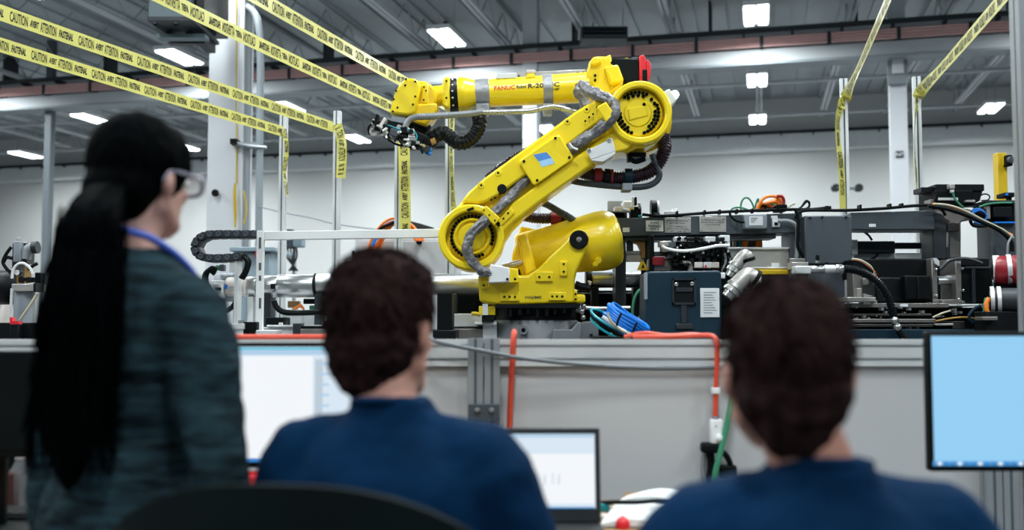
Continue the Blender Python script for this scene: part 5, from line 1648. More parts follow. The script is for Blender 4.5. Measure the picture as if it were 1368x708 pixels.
part('motor_rib', 'slate_dark', cg, 1300, 359, 1303, 404, 5.35, 5.37, 0.002)
part('motor_lid', 'black_metal', cg, 1284, 344, 1322, 356, 5.4, 5.6, 0.008)
bolts(cg, [(1285, 359), (1286, 388), (1250, 360), (1250, 395), (1281, 352), (1281, 400)], 5.345, 1.8, 0.01, 'steel', Yref=5.35)
part('base_rail', 'plate_steel', cg, 1138, 405, 1268, 411, 5.3, 5.6, 0.003)
part('base_rail', 'aluminium', cg, 1268, 406.5, 1312, 409, 5.3, 5.5, 0.003)
part('slide_rail', 'dark_steel', cg, 1140, 419, 1245, 422, 5.25, 5.5, 0.003)
part('slide_rail', 'plate_steel', cg, 1140, 426, 1250, 431, 5.22, 5.5, 0.003)
part('slide_rail', 'dark_steel', cg, 1140, 433, 1246, 437, 5.2, 5.5, 0.003)
part('slide_rail', 'placard', cg, 1250, 432, 1274, 435, 5.2, 5.5, 0.003)
part('slide_block', 'dark_steel', cg, 1273, 429, 1289, 440, 5.2, 5.5, 0.004)
a = P(1130, 411, 5.45); b = P(1346, 411, 5.45)
MB().box(a.x, b.x, 5.4, 5.62, BZ, a.z).build('core', 'black_plastic', cg)
a = P(1138, 440, 5.15); b = P(1346, 440, 5.15)
MB().box(a.x, b.x, 5.15, 5.45, BZ, a.z).build('base_cover', 'teal_paint', cg, bevel=0.004)
part('label', 'label_white', cg, 1154, 403, 1164, 406.5, 5.29, 5.31, 0)
part('label', 'label_white', cg, 1203, 406, 1213, 409.5, 5.29, 5.31, 0)
part('frame_block', 'plate_steel', cg, 1140, 362, 1152, 398, 5.3, 5.4, 0.004)
part('frame_block', 'placard', cg, 1132, 397, 1170, 403, 5.24, 5.4, 0.003)
part('sensor_block', 'plate_steel', cg, 1153, 371, 1161, 380, 5.27, 5.34, 0.006)
MB().pprism([(1152, 392), (1166, 396), (1152, 397)], 5.28, 5.33, 5.3).build('gusset', 'placard', cg)
part('clear_block', 'placard', cg, 1145, 385, 1151, 397, 5.25, 5.3, 0.003)
fm = MB()
for i in range(40):
    c = P(rg.uniform(1142, 1290), rg.choice([404, 412, 418, 424, 440]) + rg.uniform(-2, 2), 5.25)
    s = rg.uniform(.003, .008)
    fm.box(c.x - s, c.x + s, c.y, c.y + .04, c.z - s, c.z + s)
tag(fm.build('small_screw', 'steel', cg), kind='stuff')
for i, (m, dx) in enumerate((('pale_wire', 0), ('green_wire', 2), ('red_wire', 4), ('black_plastic', 6), ('black_plastic', 8))):
    MB().tube(pts(5.28, (1138, 346 + dx * .3), (1150, 348 + dx * .4), (1163 + dx * .5, 356 + dx), (1168 + dx * .6, 368), (1168 + dx * .3, 380)), 0.006).build('wire', m, cg)
MB().tube(pts(5.3, (1256, 360), (1266, 350), (1278, 346), (1295, 346), (1312, 352)), 0.009).build('wire', 'slate_dark', cg)
MB().tube(pts(5.2, (1246, 424), (1260, 418), (1270, 415)), 0.005).build('wire', 'pale_wire', cg)
MB().tube(pts(5.2, (1250, 429), (1272, 425), (1292, 424), (1310, 427)), 0.005).build('wire', 'bronze', cg)
MB().tube(pts(5.2, (1310, 408), (1300, 414), (1294, 424), (1300, 431)), 0.009).build('wire', 'teal_paint', cg)

# clutch hose with metal tail to the black corrugated hose
hs = thing('corrugated_hose', 'black corrugated hose with a steel coupling bending down to the bed', 'hose', P(1140, 362, 5.1))
part('coupling_block', 'aluminium', hs, 1063, 355, 1084, 366, 5.06, 5.14, 0.006)
pcyl(1083, 1101, 360, 5, 5.1, 'coupling', 'steel', hs, 20)
pcyl(1101, 1116, 359.5, 5.6, 5.1, 'coupling_sleeve', 'aluminium', hs, 20)
pcyl(1116, 1126, 359.5, 6.4, 5.1, 'coupling_nut', 'steel', hs, 12)
MB().cyl(P(1092, 341, 5.1), P(1092, 357, 5.1), .009, .012, 10).build('stem', 'black_plastic', hs)
MB().cyl(P(1092, 348, 5.1), P(1092, 356, 5.1), .011, .011, 10).build('stem_nut', 'steel', hs)
MB().ribbed(pts(5.1, (1124, 359.5), (1138, 360), (1152, 364), (1165, 371), (1176, 381), (1185, 395), (1190, 408), (1193, 420), (1196, 431)), 5.6 * S(5.1), 0.012, 0.2).build('hose', 'hose_black', hs)
MB().tube(pts(5.1, (1194, 424), (1197, 434), (1202, 444), (1210, 454)), 0.018).build('tail', 'black_metal', hs)
for x, y in ((1195, 428), (1199, 437)):
    MB().ball(P(x, y, 5.09), .021, 10, 6).build('clamp', 'steel', hs)
part('support', 'dark_steel', hs, 1066, 366, 1080, 480, 5.08, 5.13)

# black tool head on the top right, its bracket and cables
th = thing('tool_turret', 'black tool head on a grey bracket at the top right of the machine', 'tool head', (P(1275, 280, 5.85).x, 5.85, BZ))
part('head_plate', 'black_metal', th, 1250, 246, 1315, 255, 5.75, 6.0, 0.004)
part('arm', 'black_metal', th, 1231, 250, 1254, 257, 5.78, 5.9, 0.003)
part('body', 'black_plastic', th, 1250, 254, 1300, 275, 5.74, 5.98, 0.006)
MB().pprism([(1300, 255), (1314, 254), (1310, 268), (1302, 272)], 5.76, 5.9, 5.75).build('strut', 'black_metal', th)
part('rack_strip', 'aluminium', th, 1254, 264, 1280, 267.5, 5.73, 5.75, 0.001)
part('mount', 'plate_steel', th, 1243, 266, 1250, 274, 5.76, 5.85, 0.003)
part('plug', 'placard', th, 1269.5, 246, 1276, 252, 5.70, 5.75, 0.004)
part('plug_neck', 'label_white', th, 1271.5, 252, 1275, 257, 5.71, 5.74, 0.003)
part('pale_block', 'placard', th, 1291, 267, 1303, 270, 5.71, 5.75, 0.002)
MB().tube(pts(5.71, (1273, 257), (1275, 264), (1280, 271), (1287, 277)), 0.006).build('wire', 'green_wire', th)
MB().tube(pts(5.71, (1308, 262), (1316, 259), (1322, 262), (1320, 267), (1311, 268)), 0.004).build('wire', 'black_plastic', th)
MB().pprism([(1258, 276), (1296, 280), (1296, 294), (1282, 297), (1282, 345), (1266, 345), (1266, 296), (1258, 292)], 5.76, 5.92, 5.78).build('bracket', 'plate_steel', th, bevel=0.006)
part('bracket_step', 'dark_steel', th, 1266, 297, 1282, 309, 5.70, 5.78, 0.004)
to_bed('column', 'dark_steel', th, 1265, 340, 1284, 5.78, 5.92)
cable('orange_cable', 'orange and pale cable pair sweeping from the crossbeam to the right post', 'cable', 'orange_wire',
      pts(5.60, (1246, 273.5), (1262, 275), (1282, 281), (1300, 290), (1322, 302), (1342, 310), (1352, 315)), 0.010)
cable('pale_cable', 'pale cable lying above the orange one at the right of the machine', 'cable', 'pale_wire',
      pts(5.59, (1248, 272.5), (1268, 274.5), (1290, 282), (1315, 295), (1340, 307), (1354, 318)), 0.007)
cable('black_cable', 'thick black cable under the tool head reaching to the right post', 'cable', 'black_plastic',
      pts(5.57, (1240, 275), (1265, 279), (1290, 287), (1310, 296), (1334, 307), (1350, 322), (1352, 336)), 0.012)

# control unit and yellow post at the far right
cu = thing('control_unit', 'black control unit with blue wires on a slate stand at the far right', 'control unit', (P(1338, 300, 5.75).x, 5.75, BZ))
part('rack', 'black_plastic', cu, 1322, 270, 1368, 296, 5.70, 5.9, 0.004)
part('rack_face', 'black_metal', cu, 1328, 276, 1352, 290, 5.66, 5.7, 0.004)
part('top_plate', 'slate_dark', cu, 1318, 267.5, 1368, 270.5, 5.66, 5.92, 0.002)
part('side_fitting', 'placard', cu, 1319, 275, 1323, 292, 5.68, 5.72, 0.002)
to_bed('stand', 'slate_paint', cu, 1326, 298, 1368, 5.70, 5.9)
part('blue_strip', 'blue_cable', cu, 1330, 296, 1360, 298, 5.66, 5.7, 0)
a = P(1298, 287, 5.72); b = P(1322, 287, 5.72)
MB().lathe(a, b - a, [(0, .02), (.01, .036), (.08, .036), ((b - a).length, .03)], 20).build('motor_can', 'black_plastic', cu)
for i in range(3):
    MB().tube(pts(5.66, (1298 + i, 294), (1300, 285 - i * 2), (1308, 281 - i), (1316, 284), (1318, 291), (1310, 297 + i), (1301, 296)), 0.005).build('wire', 'blue_cable', cu)
MB().tube(pts(5.66, (1308, 277), (1318, 273), (1335, 271), (1352, 271)), 0.006).build('wire', 'green_wire', cu)
MB().tube(pts(5.66, (1296, 294), (1300, 301), (1312, 302), (1324, 300)), 0.010).build('wire', 'black_plastic', cu)
part('sensor', 'black_plastic', cu, 1342, 257, 1356, 263, 5.75, 5.85, 0.004)
part('sensor_light', 'blue_cable', cu, 1343.5, 258, 1347, 261, 5.745, 5.75, 0)
to_bed('sensor_stand', 'black_plastic', cu, 1348, 263, 1352, 5.78, 5.82)
yp = thing('yellow_upright', 'square yellow steel upright with a small camera at the far right', 'upright', (P(1335, 330, 6.3).x, 6.3, 0))
a = P(1329, 205, 6.3); b = P(1342, 205, 6.3)
MB().box(a.x, b.x, 6.27, 6.33, 0, a.z).build('tube', 'post_yellow', yp, bevel=0.004)
part('side_plate', 'post_yellow', yp, 1341, 206, 1346, 221, 6.26, 6.3, 0.003)
cm = part('camera_body', 'black_plastic', yp, 1345.5, 206.5, 1353, 221.5, 6.22, 6.3, 0.006)
MB().lathe(P(1349, 214, 6.22), (0.2, -1, 0), [(0, .022), (.02, .022), (.022, .014)], 16).build('camera_lens', 'slate_paint', cm)
# wrapped tubes with steel clamps
wt = thing('wrapped_tube', 'tube wrapped in crimson plastic with a steel clamp by the edge post', 'tube', (P(1343, 360, 5.2).x, 5.2, BZ))
def crumple(d, tot, ang, r):
    return r * (1 + .09 * mnoise.noise(Vector((d * 30, math.cos(ang) * 2, math.sin(ang) * 2))))
MB().tube([P(1331, 360, 5.22), P(1345, 360.5, 5.195), P(1360, 361, 5.17), P(1385, 361, 5.13)], 19 * S(5.2), 24, 8, rfun=crumple).build('wrap', 'maroon', wt)
MB().ring(P(1326, 359.5, 5.23), (1, -.42, 0), 17 * S(5.2), 18.5 * S(5.2), 0.03).build('clamp_band', 'aluminium', wt)
MB().cyl(P(1328, 359.5, 5.225), P(1335, 359.5, 5.21), 17 * S(5.2), n=28).build('tube_end', 'black_plastic', wt)
MB().ring(P(1345, 360, 5.195), (1, -.42, .05), 19.4 * S(5.2), 20.2 * S(5.2), 0.022).build('clamp_band', 'aluminium', wt)
to_bed('stand', 'black_metal', wt, 1340, 376, 1375, 5.2, 5.3)
wt2 = thing('dark_tube', 'dark tube with two steel clamp bands below the crimson one', 'tube', (P(1343, 400, 5.1).x, 5.1, BZ))
MB().cyl(P(1324, 401, 5.1), P(1390, 402, 4.98), 16.5 * S(5.1), n=28).build('tube', 'slate_dark', wt2)
for x in (1323, 1332):
    MB().ring(P(x, 401, 5.1 - (x - 1322) * .0018), (1, -.42, .02), 16.6 * S(5.1), 18.4 * S(5.1), 0.018).build('clamp_band', 'aluminium', wt2)
c = P(1350, 396, 5.03)
lettering('LENS', 0.02, 'box_grey', wt2, (c.x - .02, 5.1 - 16.6 * S(5.1) + .001, c.z), (1, 0, 0), (0, 0, 1))
MB().tube(pts(5.02, (1321, 398), (1318, 405), (1318, 413), (1321, 420)), 0.011).build('wire', 'orange_wire', wt2)
MB().tube(pts(5.04, (1317, 398), (1315, 408), (1315, 418)), 0.007).build('wire', 'green_wire', wt2)
to_bed('stand', 'black_metal', wt2, 1318, 416, 1375, 5.0, 5.14)
part('stand_cap', 'plate_steel', wt2, 1313, 423, 1333, 428, 4.96, 5.05, 0.003)
cable('hanging_wire', 'pair of grey wires hanging from the control unit to the crimson tube', 'wire', 'conduit_grey',
      pts(5.3, (1352, 316), (1347, 325), (1346, 342)), 0.006)
# pale back unit seen through the frame
bu = thing('servo_unit', 'dark servo unit on a pale plate seen through the right frame', 'servo', (P(1165, 330, 5.9).x, 5.9, BZ))
part('servo_body', 'slate_dark', bu, 1146, 322, 1196, 338, 5.88, 5.98, 0.006)
part('servo_flange', 'label_white', bu, 1138, 320, 1146, 340, 5.87, 5.98, 0.004)
part('rear_block', 'black_metal', bu, 1196, 324, 1232, 332, 5.93, 5.98, 0.004)
part('pale_plate', 'white_paint', bu, 1140, 338, 1246, 346, 5.94, 6.0, 0.003)
to_bed('stand', 'slate_dark', bu, 1150, 345, 1240, 5.94, 6.0)
MB().tube(pts(5.86, (1152, 308), (1160, 314), (1165, 321)), 0.007).build('wire', 'black_plastic', bu)
MB().tube(pts(5.86, (1173, 338), (1170, 343), (1162, 347)), 0.007).build('wire', 'black_plastic', bu)
part('flat_bar', 'slate_dark', bu, 1138, 307, 1166, 310, 5.87, 5.9, 0)

# ------------------------------------------------------------------ left side of the cell
sw = thing('slotted_frame', 'white slotted upright with a long white bar reaching to the robot', 'frame', (P(347, 380, 5.35).x, 5.4, BZ))
a = P(343, 308, 5.35); b = P(352, 308, 5.35)
MB().box(a.x, b.x, 5.35, 5.385, BZ, a.z).build('upright', 'white_paint', sw, bevel=0.002)
for y0, y1 in ((317, 332), (351, 361), (368, 375), (398, 412)):
    part('slot', 'slot_dark', sw, 345.7, y0, 348.8, y1, 5.348, 5.352, 0)
MB().pprism([(352, 309), (590, 305.5), (590, 317), (352, 320.5)], 5.36, 5.40).build('cross_bar', 'white_paint', sw, bevel=0.003)
part('foot', 'aluminium', sw, 338, 441, 368, 450, 5.3, 5.45)
# energy chain: alternating links along a U path
ec = thing('cable_chain', 'dark plastic cable chain in a U bend at the left of the cell', 'cable chain', P(300, 350, 5.6))
path = [P(x, y, 5.55) for x, y in ((348, 313), (330, 313), (310, 313), (290, 313), (276, 314), (266, 319), (261, 328), (262, 337), (268, 343), (278, 345), (295, 345), (312, 344), (326, 343))]
fine = catmull(path, 8)
Ls = [0.0]
for i in range(1, len(fine)):
    Ls.append(Ls[-1] + (fine[i] - fine[i - 1]).length)
pitch = 12 * S(5.55)
nl = int(Ls[-1] / pitch)
def chain_at(s):
    for i in range(1, len(fine)):
        if Ls[i] >= s:
            k = (s - Ls[i - 1]) / max(1e-9, Ls[i] - Ls[i - 1])
            return fine[i - 1].lerp(fine[i], k)
    return fine[-1]
for i in range(nl):
    p0 = chain_at(i * pitch); p1 = chain_at((i + 1) * pitch)
    mid = (p0 + p1) / 2
    d = (p1 - p0).normalized(); nn = Vector((-d.z, 0, d.x))
    hw_ = pitch * 0.56; hh = 5.2 * S(5.55)
    ch = 0.3
    poly = [mid + d * (sx * hw_) + nn * (sz * hh) for sx, sz in ((-1, -1 + ch), (-1 + ch, -1), (1 - ch, -1), (1, -1 + ch), (1, 1 - ch), (1 - ch, 1), (-1 + ch, 1), (-1, 1 - ch))]
    lk = MB().prism([(p.x, p.z) for p in poly], 5.52, 5.64).build('chain_link', 'slate_dark', ec, bevel=0.003, seg=1)
    MB().lathe((mid.x, 5.52, mid.z), (0, -1, 0), [(0, hh * .75), (.006, hh * .7), (.006, hh * .35), (.002, hh * .3)], 12).build('link_pin', 'slate_paint', lk)
to_bed('end_bracket', 'aluminium', ec, 313, 347, 318, 5.53, 5.62)
MB().tube(pts(5.52, (325, 343), (330, 350), (327, 362), (321, 372)), 0.012).build('cable', 'black_plastic', ec)
MB().tube(pts(5.54, (324, 341), (333, 348), (330, 362), (324, 373)), 0.012).build('cable', 'black_plastic', ec)
# chuck / piston head at the left end of the long cylinder
ck = thing('piston_head', 'pale cylinder head with hoses at the left end of the polished cylinder', 'cylinder head', (P(300, 385, 5.85).x, 5.85, BZ))
pcyl(290, 322, 384, 19, 5.88, 'drum', 'box_grey', ck)
pcyl(304, 329, 383, 12.6, 5.80, 'collar', 'cream_plate', ck)
part('block', 'label_white', ck, 281, 374, 297, 398, 5.72, 5.8, 0.008)
part('block_port', 'placard', ck, 285, 379, 290, 393, 5.7, 5.73, 0.003)
part('block_port', 'black_plastic', ck, 287, 384, 294, 388, 5.69, 5.72, 0.003)
part('badge', 'blue_cable', ck, 299.5, 380, 303, 386, 5.69, 5.71, 0.002)
part('mark', 'placard', ck, 306, 383, 315, 384.2, 5.715, 5.73, 0)
for i in range(4):
    MB().tube(pts(5.75, (290 - i, 360 + i * 2), (282 - i, 358 + i), (276 - i, 368), (277 - i, 380), (284, 388)), 0.013).build('hose', 'black_plastic', ck)
MB().tube(pts(5.76, (317, 396), (312, 408), (300, 416), (286, 413)), 0.015).build('hose', 'black_plastic', ck)
part('valve', 'slate_paint', ck, 293, 353, 299, 362, 5.8, 5.85, 0.004)
part('valve_base', 'green_wire', ck, 288, 354, 292, 361, 5.8, 5.85, 0.003)
part('cube', 'label_white', ck, 306, 349, 316, 363, 5.78, 5.86, 0.004)
for x in (283, 330):
    to_bed('stand', 'aluminium' if x == 330 else 'slate_dark', ck, x, 396, x + 8, 5.8, 5.92)
# small motors and boards on the bed at the left
def small_unit(name, label, cat, x0, y0, x1, Y0, Y1, m, extra=()):
    t = thing(name, label, cat, (P((x0 + x1) / 2, y0, Y0).x, (Y0 + Y1) / 2, BZ))
    to_bed('body', m, t, x0, y0, x1, Y0, Y1)
    for (nm, mm, a0, b0, a1, b1) in extra:
        part(nm, mm, t, a0, b0, a1, b1, Y0 - 0.02, Y0 + 0.02, 0.002)
    return t
small_unit('mounting_plinth', 'pale machine base plate on the bed behind the orange cable', 'base', 282, 437, 430, 5.5, 6.0, 'label_white', [('rail', 'placard', 284, 432, 344, 437), ('rail', 'aluminium', 356, 434, 428, 437)])
small_unit('servo_motor', 'small black motor left of the white slotted upright', 'motor', 325, 430, 343, 5.3, 5.42, 'black_plastic', [('flange', 'aluminium', 310, 432, 326, 440), ('knob', 'steel', 318, 427, 324, 432)])
small_unit('servo_motor', 'small black motor right of the white slotted upright', 'motor', 355, 424, 380, 5.55, 5.7, 'black_plastic', [('flange', 'cream_plate', 372, 431, 378, 437), ('cap', 'black_metal', 378, 429, 382, 437)])
small_unit('proximity_sensor', 'small dark sensor head beside the toothed strip', 'sensor', 391, 432, 402, 5.4, 5.5, 'slate_dark')
ts = thing('toothed_strip', 'row of fine dark teeth along the pale base left of the left man', 'rack', P(420, 437, 5.4))
to_bed('strip', 'plate_steel', ts, 401, 439, 450, 5.4, 5.45)
rk = MB()
for i in range(22):
    rk.pbox(402 + i * 2.1, 435.5, 403.2 + i * 2.1, 439, 5.4, 5.44)
tag(rk.build('rack_tooth', 'black_metal', ts), kind='stuff')
cp_ = thing('circuit_tray', 'tray with circuit boards and orange wires under the cylinder', 'tray', (P(405, 412, 5.95).x, 5.95, BZ))
part('tray', 'label_white', cp_, 378, 414, 436, 418, 5.9, 6.0)
part('carton', 'desk_wood', cp_, 384, 402, 400, 411, 5.96, 6.0)
part('board', 'green_wire', cp_, 413, 408, 424, 414, 5.9, 5.93)
part('board', 'black_plastic', cp_, 405, 399, 428, 406, 5.95, 6.0)
for i in range(3):
    MB().tube(pts(5.88, (392 + i * 2, 413), (399 + i, 409 - i), (406, 412 + i)), 0.007).build('wire', 'orange_wire', cp_)
to_bed('stand', 'label_white', cp_, 376, 418, 440, 5.92, 6.0)
cable('black_hose', 'thick black hose looping under the polished cylinder', 'hose', 'black_plastic',
      pts(5.6, (366, 402), (370, 411), (380, 417), (400, 418), (430, 417), (446, 416)), 0.016)
# tall blue grey cabinet behind
cbt = thing('control_cabinet', 'blue grey control cabinet behind the cable chain', 'cabinet', (P(345, 380, 8.2).x, 8.4, 0))
a = P(312, 331, 8.2); b = P(362, 331, 8.2)
MB().box(a.x, b.x, 8.2, 8.7, 0, a.z).build('body', 'cabinet_blue', cbt, bevel=0.01)
a2 = P(308, 330, 8.15); b2 = P(368, 336, 8.15)
MB().box(a2.x, b2.x, 8.12, 8.75, b2.z, a2.z).build('roof', 'cabinet_blue', cbt, bevel=0.006)
part('door', 'cabinet_blue', cbt, 330, 338, 360, 420, 8.17, 8.2, 0.004)
part('lamp', 'red_plastic', cbt, 341, 336, 346, 344, 8.12, 8.17, 0.004)
cable('slack_wire', 'thin dark wire sagging across the far wall between the fence posts', 'wire', 'column_dark',
      [P(346, 276, 11.5), P(380, 284, 11), P(420, 292, 11), P(448, 299, 11), P(500, 306, 11), P(560, 311, 11)], 0.008)
# grey back panels with cables behind the cross bar
gp2 = thing('grey_cabinet', 'light grey cabinet with an orange cable tangle behind the white bar', 'cabinet', (P(540, 380, 7.6).x, 7.8, 0))
a = P(474, 318, 7.6); b = P(612, 318, 7.6)
MB().box(a.x, b.x, 7.6, 8.1, 0, a.z).build('body', 'panel_grey', gp2, bevel=0.01)
part('door', 'panel_grey', gp2, 478, 322, 530, 440, 7.58, 7.6, 0.004)
part('door', 'panel_grey', gp2, 532, 322, 610, 440, 7.58, 7.6, 0.004)
part('side_handle', 'black_plastic', gp2, 470, 335, 474, 341, 7.6, 7.66, 0.004)
part('door_knob', 'black_plastic', gp2, 556, 319, 563, 326, 7.52, 7.58, 0.01)
ow = thing('orange_cables', 'tangle of orange cables hanging over the grey cabinet', 'cables', P(530, 318, 7.5))
for i in range(6):
    o = i * 5
    MB().tube(pts(7.45 + .01 * i, (490 + o * .6, 340), (497 + o * .7, 318 - (i % 3) * 2), (512 + o * .5, 298 + (i % 4) * 3), (528 + o * .3, 292 + (i % 3) * 4), (545 + o * .5, 303 + (i % 3) * 3), (556 + o * .4, 322)), 0.010).build('cable', 'orange_wire' if i % 3 != 1 else 'red_wire', ow)
MB().tube(pts(7.44, (502, 312), (510, 304), (520, 300), (528, 296)), 0.012).build('cable', 'black_plastic', ow)
MB().tube(pts(7.44, (497, 330), (500, 322), (506, 316)), 0.012).build('cable', 'blue_cable', ow)
db = thing('dark_box', 'dark slanted box on top of the grey cabinet behind the tape tail', 'box', P(562, 312, 7.7))
MB().pprism([(540, 293), (560, 298), (580, 304), (580, 318), (540, 318)], 7.66, 7.9).build('body', 'slate_dark', db, bevel=0.006)
# compressor at the far left
cm_ = thing('compressor', 'pump unit with a black motor, grey tank and gauge at the far left', 'pump', (P(22, 430, 5.7).x, 5.7, BZ))
MB().lathe(P(-14, 384, 5.8), (1, -.15, 0), [(0, 20 * S(5.8)), (.02, 23 * S(5.8)), (.16, 23 * S(5.8)), (.2, 16 * S(5.8))], 28).build('motor', 'black_metal', cm_)
part('valve_block', 'slate_dark', cm_, 15, 325, 22, 374, 5.72, 5.85, 0.004)
part('valve_block', 'box_grey', cm_, 17, 322, 27, 350, 5.7, 5.78, 0.005)
part('valve_cap', 'placard', cm_, 22, 317, 25, 324, 5.72, 5.76, 0.003)
part('valve_block', 'dark_steel', cm_, 26, 324, 36, 352, 5.74, 5.84, 0.005)
MB().tube(pts(5.74, (34, 346), (36, 336), (40, 332), (47, 330)), 0.03, 12).build('elbow_pipe', 'column_dark', cm_)
MB().lathe(P(44, 331, 5.74), (1, 0, .1), [(0, .036), (.03, .036)], 16).build('pipe_collar', 'slate_dark', cm_)
a = P(17, 388, 5.66)
tk = P(33, 389, 5.7)
MB().lathe((tk.x, 5.7, BZ), (0, 0, 1), [(0, 13 * S(5.7)), (tk.z - BZ, 13 * S(5.7))], 28).build('tank', 'box_grey', cm_)
part('tank_lid', 'placard', cm_, 15, 379, 47, 389, 5.62, 5.76, 0.004)
part('lid_end', 'black_metal', cm_, 44, 378, 48, 390, 5.6, 5.7, 0.003)
gc = P(24, 364, 5.64)
MB().lathe(gc, (0, -1, 0), [(-.03, .014), (0, .019), (.012, .019), (.012, .016)], 20).build('gauge', 'black_metal', cm_)
MB().lathe(gc + Vector((0, -.0125, 0)), (0, -1, 0), [(0, .0155), (.001, .0155)], 20).build('gauge_face', 'label_white', cm_)
MB().cyl(P(24, 368, 5.64), P(24, 380, 5.66), .007, n=8).build('gauge_stem', 'bronze', cm_)
part('regulator', 'bronze', cm_, 32, 355, 36, 378, 5.64, 5.7, 0.004)
part('regulator_body', 'black_metal', cm_, 24, 370, 42, 377, 5.64, 5.7, 0.004)
part('regulator_body', 'black_plastic', cm_, 46, 364, 54, 380, 5.66, 5.72, 0.004)
MB().tube(pts(5.62, (16, 372), (18, 360), (24, 353), (32, 352), (40, 358), (44, 366)), 0.008).build('hose', 'label_white', cm_)
MB().tube(pts(5.66, (15, 330), (8, 340), (4, 350), (8, 358), (14, 364)), 0.010).build('hose', 'black_plastic', cm_)
MB().tube(pts(5.66, (16, 345), (9, 344), (5, 350)), 0.010).build('hose', 'black_plastic', cm_)
MB().tube(pts(5.66, (38, 360), (44, 355), (50, 352)), 0.010).build('hose', 'black_plastic', cm_)
MB().tube(pts(5.6, (16, 385), (15, 405), (14, 428)), 0.008).build('rod', 'aluminium', cm_)
MB().tube(pts(5.55, (50, 392), (40, 408), (26, 428)), 0.008).build('hose', 'pale_wire', cm_)
to_bed('base', 'black_metal', cm_, -30, 431, 60, 5.5, 5.95)
rcl = thing('red_clamp', 'red angle clamp in front of the pump unit', 'clamp', P(18, 432, 5.46))
MB().pprism([(13, 424), (16, 424), (16, 429), (25, 429), (25, 433), (13, 433)], 5.44, 5.48).build('angle', 'red_plastic', rcl)
to_bed('stand', 'black_metal', rcl, 13, 433, 25, 5.44, 5.48)
tc_ = thing('tan_cone', 'tan cone hopper beside the grey tank', 'hopper', (P(8, 420, 5.9).x, 5.9, BZ))
q0 = P(8, 432, 5.98); q1 = P(10, 406, 5.98)
MB().lathe((q0.x, 5.98, BZ), (0, 0, 1), [(0, 14 * S(5.9)), (q0.z - BZ, 14 * S(5.9)), (q1.z - BZ, 5 * S(5.9))], 20).build('cone', 'cream_plate', tc_)

# ------------------------------------------------------------------ people
CLOUD = bpy.data.textures.new('cloth_folds', 'CLOUDS')
CLOUD.noise_scale = 0.09
FUZZ = bpy.data.textures.new('hair_tufts', 'CLOUDS')
FUZZ.noise_scale = 0.022
FUZZ.noise_depth = 3

def skin_up(o, voxel=0.007, smooth=6, disp=None, strength=0.0):
    r = o.modifiers.new('remesh', 'REMESH')
    r.mode = 'VOXEL'
    r.voxel_size = voxel
    r.use_smooth_shade = True
    s = o.modifiers.new('smooth', 'SMOOTH')
    s.factor = 0.5
    s.iterations = smooth
    if disp:
        d = o.modifiers.new('folds', 'DISPLACE')
        d.texture = disp
        d.strength = strength
        d.mid_level = 0.5
        d.texture_coords = 'LOCAL'
    return o

def hand(mb, w, d, side, k=1.0, palm=(0, 0, -1)):
    """palm, four unequal bent fingers and a thumb leaving the side of the palm; w wrist, d finger direction"""
    d = Vector(d).normalized(); pn = Vector(palm).normalized()
    pn = (pn - d * pn.dot(d)).normalized()
    sd = d.cross(pn) * side
    w = Vector(w)
    mb.limb(w, w + d * 0.05 * k, 0.021 * k, 0.020 * k, 10)
    for j in range(4):
        off = (j - 1.5) * 0.019 * k
        mb.limb(w + sd * off * 0.7 + d * 0.02 * k, w + sd * off + d * 0.078 * k, 0.014 * k, 0.0115 * k, 8)
        ln = (0.062, 0.074, 0.070, 0.055)[j] * k
        a = w + sd * off + d * 0.082 * k
        b = a + (d * 0.9 + pn * 0.25).normalized() * ln * 0.5 + sd * off * 0.12
        c = b + (d * 0.7 + pn * 0.7).normalized() * ln * 0.5
        mb.limb(a, b, 0.0095 * k, 0.0085 * k, 8)
        mb.limb(b, c, 0.0085 * k, 0.007 * k, 8)
    t0 = w - sd * 0.022 * k + d * 0.025 * k
    t1 = t0 + (d * 0.6 - sd * 0.75 + pn * 0.2).normalized() * 0.036 * k
    t2 = t1 + (d * 0.9 - sd * 0.2 + pn * 0.25).normalized() * 0.028 * k
    mb.limb(t0, t1, 0.013 * k, 0.010 * k, 8)
    mb.limb(t1, t2, 0.010 * k, 0.008 * k, 8)

def head_frame(c, yaw, pitch, k, roll=0.0):
    return Matrix.Translation(Vector(c)) @ Matrix.Rotation(yaw, 4, 'Z') @ Matrix.Rotation(pitch, 4, 'X') @ Matrix.Rotation(roll, 4, 'Y') @ Matrix.Scale(k, 4)

def add_head(mb, H):
    m = MB()
    m.ball((0, -0.008, 0.022), (0.074, 0.092, 0.097), 24, 16)
    m.ball((0, 0.028, -0.040), (0.060, 0.066, 0.082), 20, 14)
    m.ball((0, 0.066, -0.096), (0.030, 0.027, 0.024), 14, 10)
    m.ball((0, 0.06, 0.03), (0.055, 0.036, 0.045), 14, 10)
    m.limb((0, 0.090, 0.012), (0, 0.108, -0.022), 0.008, 0.013, 10)
    for s in (-1, 1):
        m.limb((s * 0.058, 0.0, -0.06), (s * 0.028, 0.062, -0.092), 0.022, 0.020, 10)
        m.ball((s * 0.030, 0.078, -0.022), (0.022, 0.016, 0.020), 12, 8)
        m.ball((s * 0.082, -0.010, -0.010), (0.010, 0.021, 0.031), 14, 10, Matrix.Rotation(s * 0.35, 3, 'Z').to_4x4())
        m.ball((s * 0.077, -0.002, -0.032), (0.008, 0.011, 0.011), 10, 8)
    m.xform(H)
    mb.add(m.v, m.f)

